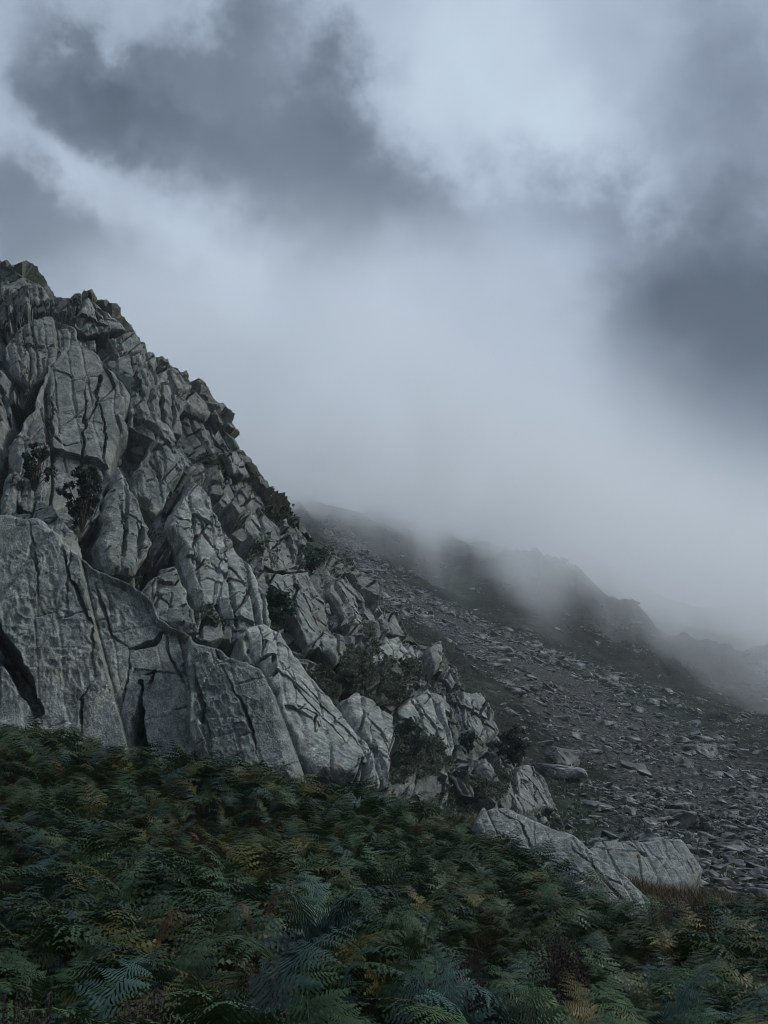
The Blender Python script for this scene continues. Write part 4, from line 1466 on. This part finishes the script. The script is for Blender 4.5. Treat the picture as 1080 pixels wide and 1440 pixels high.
SKYBANKS = [
    (360, 190, 260, 100, 14, -0.30, 1.5), (130, 90, 130, 60, 28, -0.26, 1.5), (330, 40, 90, 40, -25, -0.16, 1.5), (480, 110, 90, 55, 20, -0.20, 1.5), (50, 320, 110, 90, 20, -0.28, 1.2), (20, 200, 40, 60, 0, -0.15, 1.0),
    (75, 190, 110, 36, 45, 0.22, 1.0), (270, 350, 150, 28, 45, 0.16, 1.0), (190, 40, 60, 40, 0, 0.10, 1.0), (30, 20, 60, 50, 0, 0.08, 1.0),
    (470, 490, 60, 60, 60, 0.16, 1.0), (560, 610, 180, 80, 30, 0.15, 1.0), (690, 130, 110, 110, 20, 0.20, 1.2), (850, 190, 130, 45, 35, 0.16, 1.0), (640, 20, 140, 50, 0, 0.10, 1.0),
    (840, 270, 120, 50, 15, -0.12, 1.5), (1060, 400, 130, 150, 0, -0.32, 1.3), (590, 240, 130, 70, 15, -0.12, 1.2), (60, 110, 60, 60, 0, -0.10, 1.0), (1060, 100, 110, 140, 0, -0.16, 1.2), (1100, 600, 190, 230, 0, -0.34, 1.2), (760, 480, 200, 120, 0, -0.02, 1.0), (430, 330, 120, 60, 20, -0.06, 1.0)]
HAZE = 0.0003
MIST_BASE, MIST_SLOPE, MIST_SOFT, MIST_DENSITY = 94.0, -138.0, 30.0, 0.019
MIST_TOP = 60.0
MIST_WISPS = [(13, 265, 6, 50, 30), (40, 275, 8, 60, 36), (27, 290, 7, 50, -16), (62, 270, 8, 50, 16), (84, 262, 9, 50, 30), (104, 265, 9, 50, -16), (-10, 320, 10, 60, 8)]
ZENITH = 1.25

# sky: Nishita daylight seen through a heavy overcast whose lighter and darker banks sit at fixed bearings
w = bpy.data.worlds.new('World')
sc.world = w
w.use_nodes = True
t = w.node_tree
t.nodes.clear()
L = t.links.new


def wn(typ, **kw):
    nd = t.nodes.new(typ)
    for k, v in kw.items():
        if k in nd.inputs:
            nd.inputs[k].default_value = v
        else:
            setattr(nd, k, v)
    return nd


def wm(op, a, b=0.0, c=None):
    m = wn('ShaderNodeMath', operation=op)
    for s, v in zip(m.inputs, (a, b) if c is None else (a, b, c)):
        if hasattr(v, 'links'):
            L(v, s)
        else:
            s.default_value = v
    return m.outputs[0]


tc = wn('ShaderNodeTexCoord')
sep = wn('ShaderNodeSeparateXYZ')
L(tc.outputs['Generated'], sep.inputs[0])
az = wm('ARCTAN2', sep.outputs['X'], sep.outputs['Y'])
el = wm('ARCSINE', sep.outputs['Z'])


def wnoise(scale, detail, rough, off=0.0, zs=1.0):
    mp = wn('ShaderNodeMapping')
    mp.inputs['Location'].default_value = (off, off * 1.7, off * 0.6)
    mp.inputs['Scale'].default_value = (1, 1, zs)
    L(tc.outputs['Generated'], mp.inputs['Vector'])
    n = wn('ShaderNodeTexNoise')
    n.inputs['Scale'].default_value = scale
    n.inputs['Detail'].default_value = detail
    n.inputs['Roughness'].default_value = rough
    L(mp.outputs[0], n.inputs['Vector'])
    return wm('SUBTRACT', n.outputs['Fac'], 0.5)


n_a, n_b = wnoise(4.5, 5, 0.5, 1.3), wnoise(4.5, 5, 0.5, 7.7)
n_c = wnoise(11.0, 6, 0.6, 3.1)
n_d = wnoise(26.0, 5, 0.6, 9.1)
n_e = wnoise(13.0, 6, 0.6, 15.1)
azw = wm('ADD', az, wm('ADD', wm('MULTIPLY', n_a, 0.20), wm('ADD', wm('MULTIPLY', n_c, 0.12), wm('MULTIPLY', n_d, 0.035))))
elw = wm('ADD', el, wm('ADD', wm('MULTIPLY', n_b, 0.20), wm('ADD', wm('MULTIPLY', n_e, 0.12), wm('MULTIPLY', n_d, 0.035))))


def bearing(px, py):
    d = ray(px, py)
    d = d / np.linalg.norm(d)
    return math.atan2(d[0], d[1]), math.asin(d[2])


def bank(px, py, rx, ry, tiltdeg, amount, sharp=1.0):
    """one bank of lighter (+) or darker (-) cloud"""
    a0, e0 = bearing(px, py)
    c, s = math.cos(R(tiltdeg)), math.sin(R(tiltdeg))
    da = wm('MULTIPLY', wm('SUBTRACT', azw, a0), math.cos(e0))
    de = wm('SUBTRACT', e0, elw)
    u = wm('ADD', wm('MULTIPLY', da, c * F / rx), wm('MULTIPLY', de, s * F / rx))
    v = wm('ADD', wm('MULTIPLY', da, -s * F / ry), wm('MULTIPLY', de, c * F / ry))
    d2 = wm('ADD', wm('MULTIPLY', u, u), wm('MULTIPLY', v, v))
    if sharp != 1.0:
        d2 = wm('POWER', d2, sharp)
    return wm('MULTIPLY', wm('EXPONENT', wm('MULTIPLY', d2, -1.0)), amount)


banks = SKYBANKS
tot = None
for b in banks:
    g = bank(*b)
    tot = g if tot is None else wm('ADD', tot, g)
tot = wm('ADD', tot, wm('MULTIPLY', wnoise(3.0, 6, 0.55, 5.5), 0.22))
tot = wm('ADD', tot, wm('ADD', wm('MULTIPLY', n_e, 0.16), wm('MULTIPLY', n_d, 0.07)))
tot = wm('ADD', tot, 0.5)
cr_ = wn('ShaderNodeValToRGB')
e_ = cr_.color_ramp.elements
stops = [(0.0, (0.05, 0.072, 0.105)), (0.25, (0.125, 0.165, 0.22)), (0.5, (0.31, 0.375, 0.47)), (0.75, (0.44, 0.53, 0.63)), (1.0, (0.56, 0.67, 0.755))]
while len(e_) < len(stops):
    e_.new(0.5)
for el_, (p_, c_) in zip(e_, stops):
    el_.position = p_
    el_.color = (*c_, 1)
L(tot, cr_.inputs[0])
sky = wn('ShaderNodeTexSky', sky_type='NISHITA')
sky.sun_disc = False
sky.sun_elevation = math.asin(SUN_DIR.z)
sky.sun_rotation = math.atan2(SUN_DIR.x, SUN_DIR.y)
b1 = wn('ShaderNodeBackground')
L(sky.outputs[0], b1.inputs[0])
b1.inputs[1].default_value = 0.06
b2 = wn('ShaderNodeBackground')
L(cr_.outputs[0], b2.inputs[0])
b2.inputs[1].default_value = 0.72
# an overcast sky is brightest overhead
zen = wn('ShaderNodeMapRange', interpolation_type='SMOOTHSTEP')
L(el, zen.inputs['Value'])
zen.inputs['From Min'].default_value = R(44)
zen.inputs['From Max'].default_value = R(72)
zen.inputs['To Min'].default_value = 0.72
zen.inputs['To Max'].default_value = ZENITH
L(zen.outputs[0], b2.inputs[1])
mx = wn('ShaderNodeMixShader')
mx.inputs[0].default_value = 0.94
L(b1.outputs[0], mx.inputs[1])
L(b2.outputs[0], mx.inputs[2])
wo = wn('ShaderNodeOutputWorld')
L(mx.outputs[0], wo.inputs[0])

# ------------------------------------------------------------------ air: an even haze, and the cloud that hangs on the far hillside
def volume_material(name, color, density, aniso, grid):
    m = bpy.data.materials.new(name)
    m.use_nodes = True
    tr = m.node_tree
    tr.nodes.clear()
    o = tr.nodes.new('ShaderNodeOutputMaterial')
    v = tr.nodes.new('ShaderNodeVolumePrincipled')
    v.inputs['Color'].default_value = (*color, 1)
    v.inputs['Anisotropy'].default_value = aniso
    v.inputs['Density'].default_value = density
    v.inputs['Density Attribute'].default_value = 'density' if grid else ''
    tr.links.new(v.outputs[0], o.inputs['Volume'])
    return m


hm = volume_material('haze_air', (0.93, 0.97, 1.0), HAZE, 0.0, False)
(x0, y0, z0), (x1, y1, z1) = LAND['lo'] - np.array([5, 5, 1]), np.maximum(LAND['hi'], [0, 0, CRAG['V'][:, 2].max()]) + np.array([5, 5, 2])
print('haze box', x0, x1, y0, y1, z0, z1)
hv = [(x, y, z) for z in (z0, z1) for y in (y0, y1) for x in (x0, x1)]
hf = np.array([(0, 2, 3, 1), (4, 5, 7, 6), (0, 1, 5, 4), (2, 6, 7, 3), (0, 4, 6, 2), (1, 3, 7, 5)])
tag(link('haze', mesh_np('haze', hv, [hf], [hm], False)), kind='stuff')

mm = volume_material('mist_vapour', (0.935, 0.972, 1.0), 1.0, 0.15, True)
MLO, MHI = (-110.0, 165.0, 12.0), (330.0, 600.0, 240.0)
ng = bpy.data.node_groups.new('mist', 'GeometryNodeTree')
ng.interface.new_socket('Geometry', in_out='INPUT', socket_type='NodeSocketGeometry')
ng.interface.new_socket('Geometry', in_out='OUTPUT', socket_type='NodeSocketGeometry')
gi, go = ng.nodes.new('NodeGroupInput'), ng.nodes.new('NodeGroupOutput')
GL = ng.links.new


def gm(op, a, b=0.0, c=None):
    m = ng.nodes.new('ShaderNodeMath')
    m.operation = op
    for s, v in zip(m.inputs, (a, b) if c is None else (a, b, c)):
        if hasattr(v, 'links'):
            GL(v, s)
        else:
            s.default_value = v
    return m.outputs[0]


def gstep(x, lo, hi):
    m = ng.nodes.new('ShaderNodeMapRange')
    m.interpolation_type = 'SMOOTHSTEP'
    GL(x, m.inputs['Value'])
    m.inputs['From Min'].default_value = lo
    m.inputs['From Max'].default_value = hi
    return m.outputs['Result']


gp = ng.nodes.new('GeometryNodeInputPosition')
gs = ng.nodes.new('ShaderNodeSeparateXYZ')
GL(gp.outputs[0], gs.inputs[0])
gX, gY, gZ = gs.outputs


def gnoise(scale, detail, rough, sx=1, sy=1, sz=1, off=0):
    v = ng.nodes.new('ShaderNodeVectorMath')
    v.operation = 'MULTIPLY_ADD'
    GL(gp.outputs[0], v.inputs[0])
    v.inputs[1].default_value = (sx, sy, sz)
    v.inputs[2].default_value = (off, off, off)
    n = ng.nodes.new('ShaderNodeTexNoise')
    n.inputs['Scale'].default_value = scale
    n.inputs['Detail'].default_value = detail
    n.inputs['Roughness'].default_value = rough
    GL(v.outputs[0], n.inputs['Vector'])
    return gm('SUBTRACT', n.outputs[0], 0.5)


n1 = gnoise(0.022, 4, 0.55, 1, 1, 0.45, 11)       # tall drifting wisps
n2 = gnoise(0.06, 3, 0.6, 1, 1, 0.6, 40)
# height of the cloud base: high on the left of the valley, low on the right
rel = gm('DIVIDE', gX, gY)                         # bearing east of the valley axis
ter = gm('ADD', MIST_BASE, gm('MULTIPLY', gm('MAXIMUM', gm('SUBTRACT', rel, 0.02), 0.0), MIST_SLOPE))
zb = gm('ADD', ter, gm('MULTIPLY', gm('SUBTRACT', gY, 300), 0.18))


def wisp(cx, cy, rx, ry, depth):
    a = gm('DIVIDE', gm('SUBTRACT', gX, cx), rx)
    b = gm('DIVIDE', gm('SUBTRACT', gY, cy), ry)
    return gm('MULTIPLY', gm('EXPONENT', gm('MULTIPLY', gm('ADD', gm('MULTIPLY', a, a), gm('MULTIPLY', b, b)), -1.0)), depth)


for wv in MIST_WISPS:
    zb = gm('SUBTRACT', zb, wisp(*wv))
hgt = gm('ADD', gm('SUBTRACT', gZ, zb), gm('ADD', gm('MULTIPLY', n1, 100), gm('MULTIPLY', n2, 75)))
den = gstep(hgt, -6, MIST_SOFT)
den = gm('MULTIPLY', den, gm('MULTIPLY_ADD', n2, 2.6, 0.8))
for (sv, lo, hi) in ((gY, 170, 240), (gZ, 235, 200), (gX, -108, -70), (gX, 325, 250), (gY, 598, 540)):
    den = gm('MULTIPLY', den, gstep(sv, lo, hi))
hgt_top = gm('ADD', gm('SUBTRACT', gZ, gm('ADD', MIST_BASE, gm('SUBTRACT', gm('MULTIPLY', gm('SUBTRACT', gY, 300), 0.18), gm('MULTIPLY', gm('MAXIMUM', rel, 0.0), 130)))), gm('ADD', gm('MULTIPLY', n1, 60), gm('MULTIPLY', n2, 40)))
den = gm('MULTIPLY', den, gstep(hgt_top, MIST_TOP + 30, MIST_TOP - 25))
den = gm('MULTIPLY', den, gm('SUBTRACT', 1.0, gm('MULTIPLY', gstep(rel, 0.14, 0.33), 0.35)))
den = gm('MAXIMUM', gm('MULTIPLY', den, MIST_DENSITY), 0.0)
vc = ng.nodes.new('GeometryNodeVolumeCube')
GL(den, vc.inputs['Density'])
vc.inputs['Min'].default_value = MLO
vc.inputs['Max'].default_value = MHI
vc.inputs['Resolution X'].default_value = 125
vc.inputs['Resolution Y'].default_value = 95
vc.inputs['Resolution Z'].default_value = 76
sm_ = ng.nodes.new('GeometryNodeSetMaterial')
sm_.inputs['Material'].default_value = mm
GL(vc.outputs[0], sm_.inputs[0])
GL(sm_.outputs[0], go.inputs[0])
mo = link('mist', bpy.data.meshes.new('mist'))
mo.data.materials.append(mm)
mo.modifiers.new('mist', 'NODES').node_group = ng
tag(mo, 'grey cloud hanging low over the far hillside', 'mist', kind='stuff')
sc.cycles.volume_step_rate = 1.0
sc.cycles.volume_max_steps = 256


sc.view_settings.view_transform = 'Standard'
sc.view_settings.look = 'None'
sc.view_settings.exposure = 0.85
sc.view_settings.gamma = 1.0
sc.cycles.use_denoising = True
sc.cycles.filter_width = 0.9
sc.cycles.max_bounces = 6
sc.cycles.volume_bounces = 4
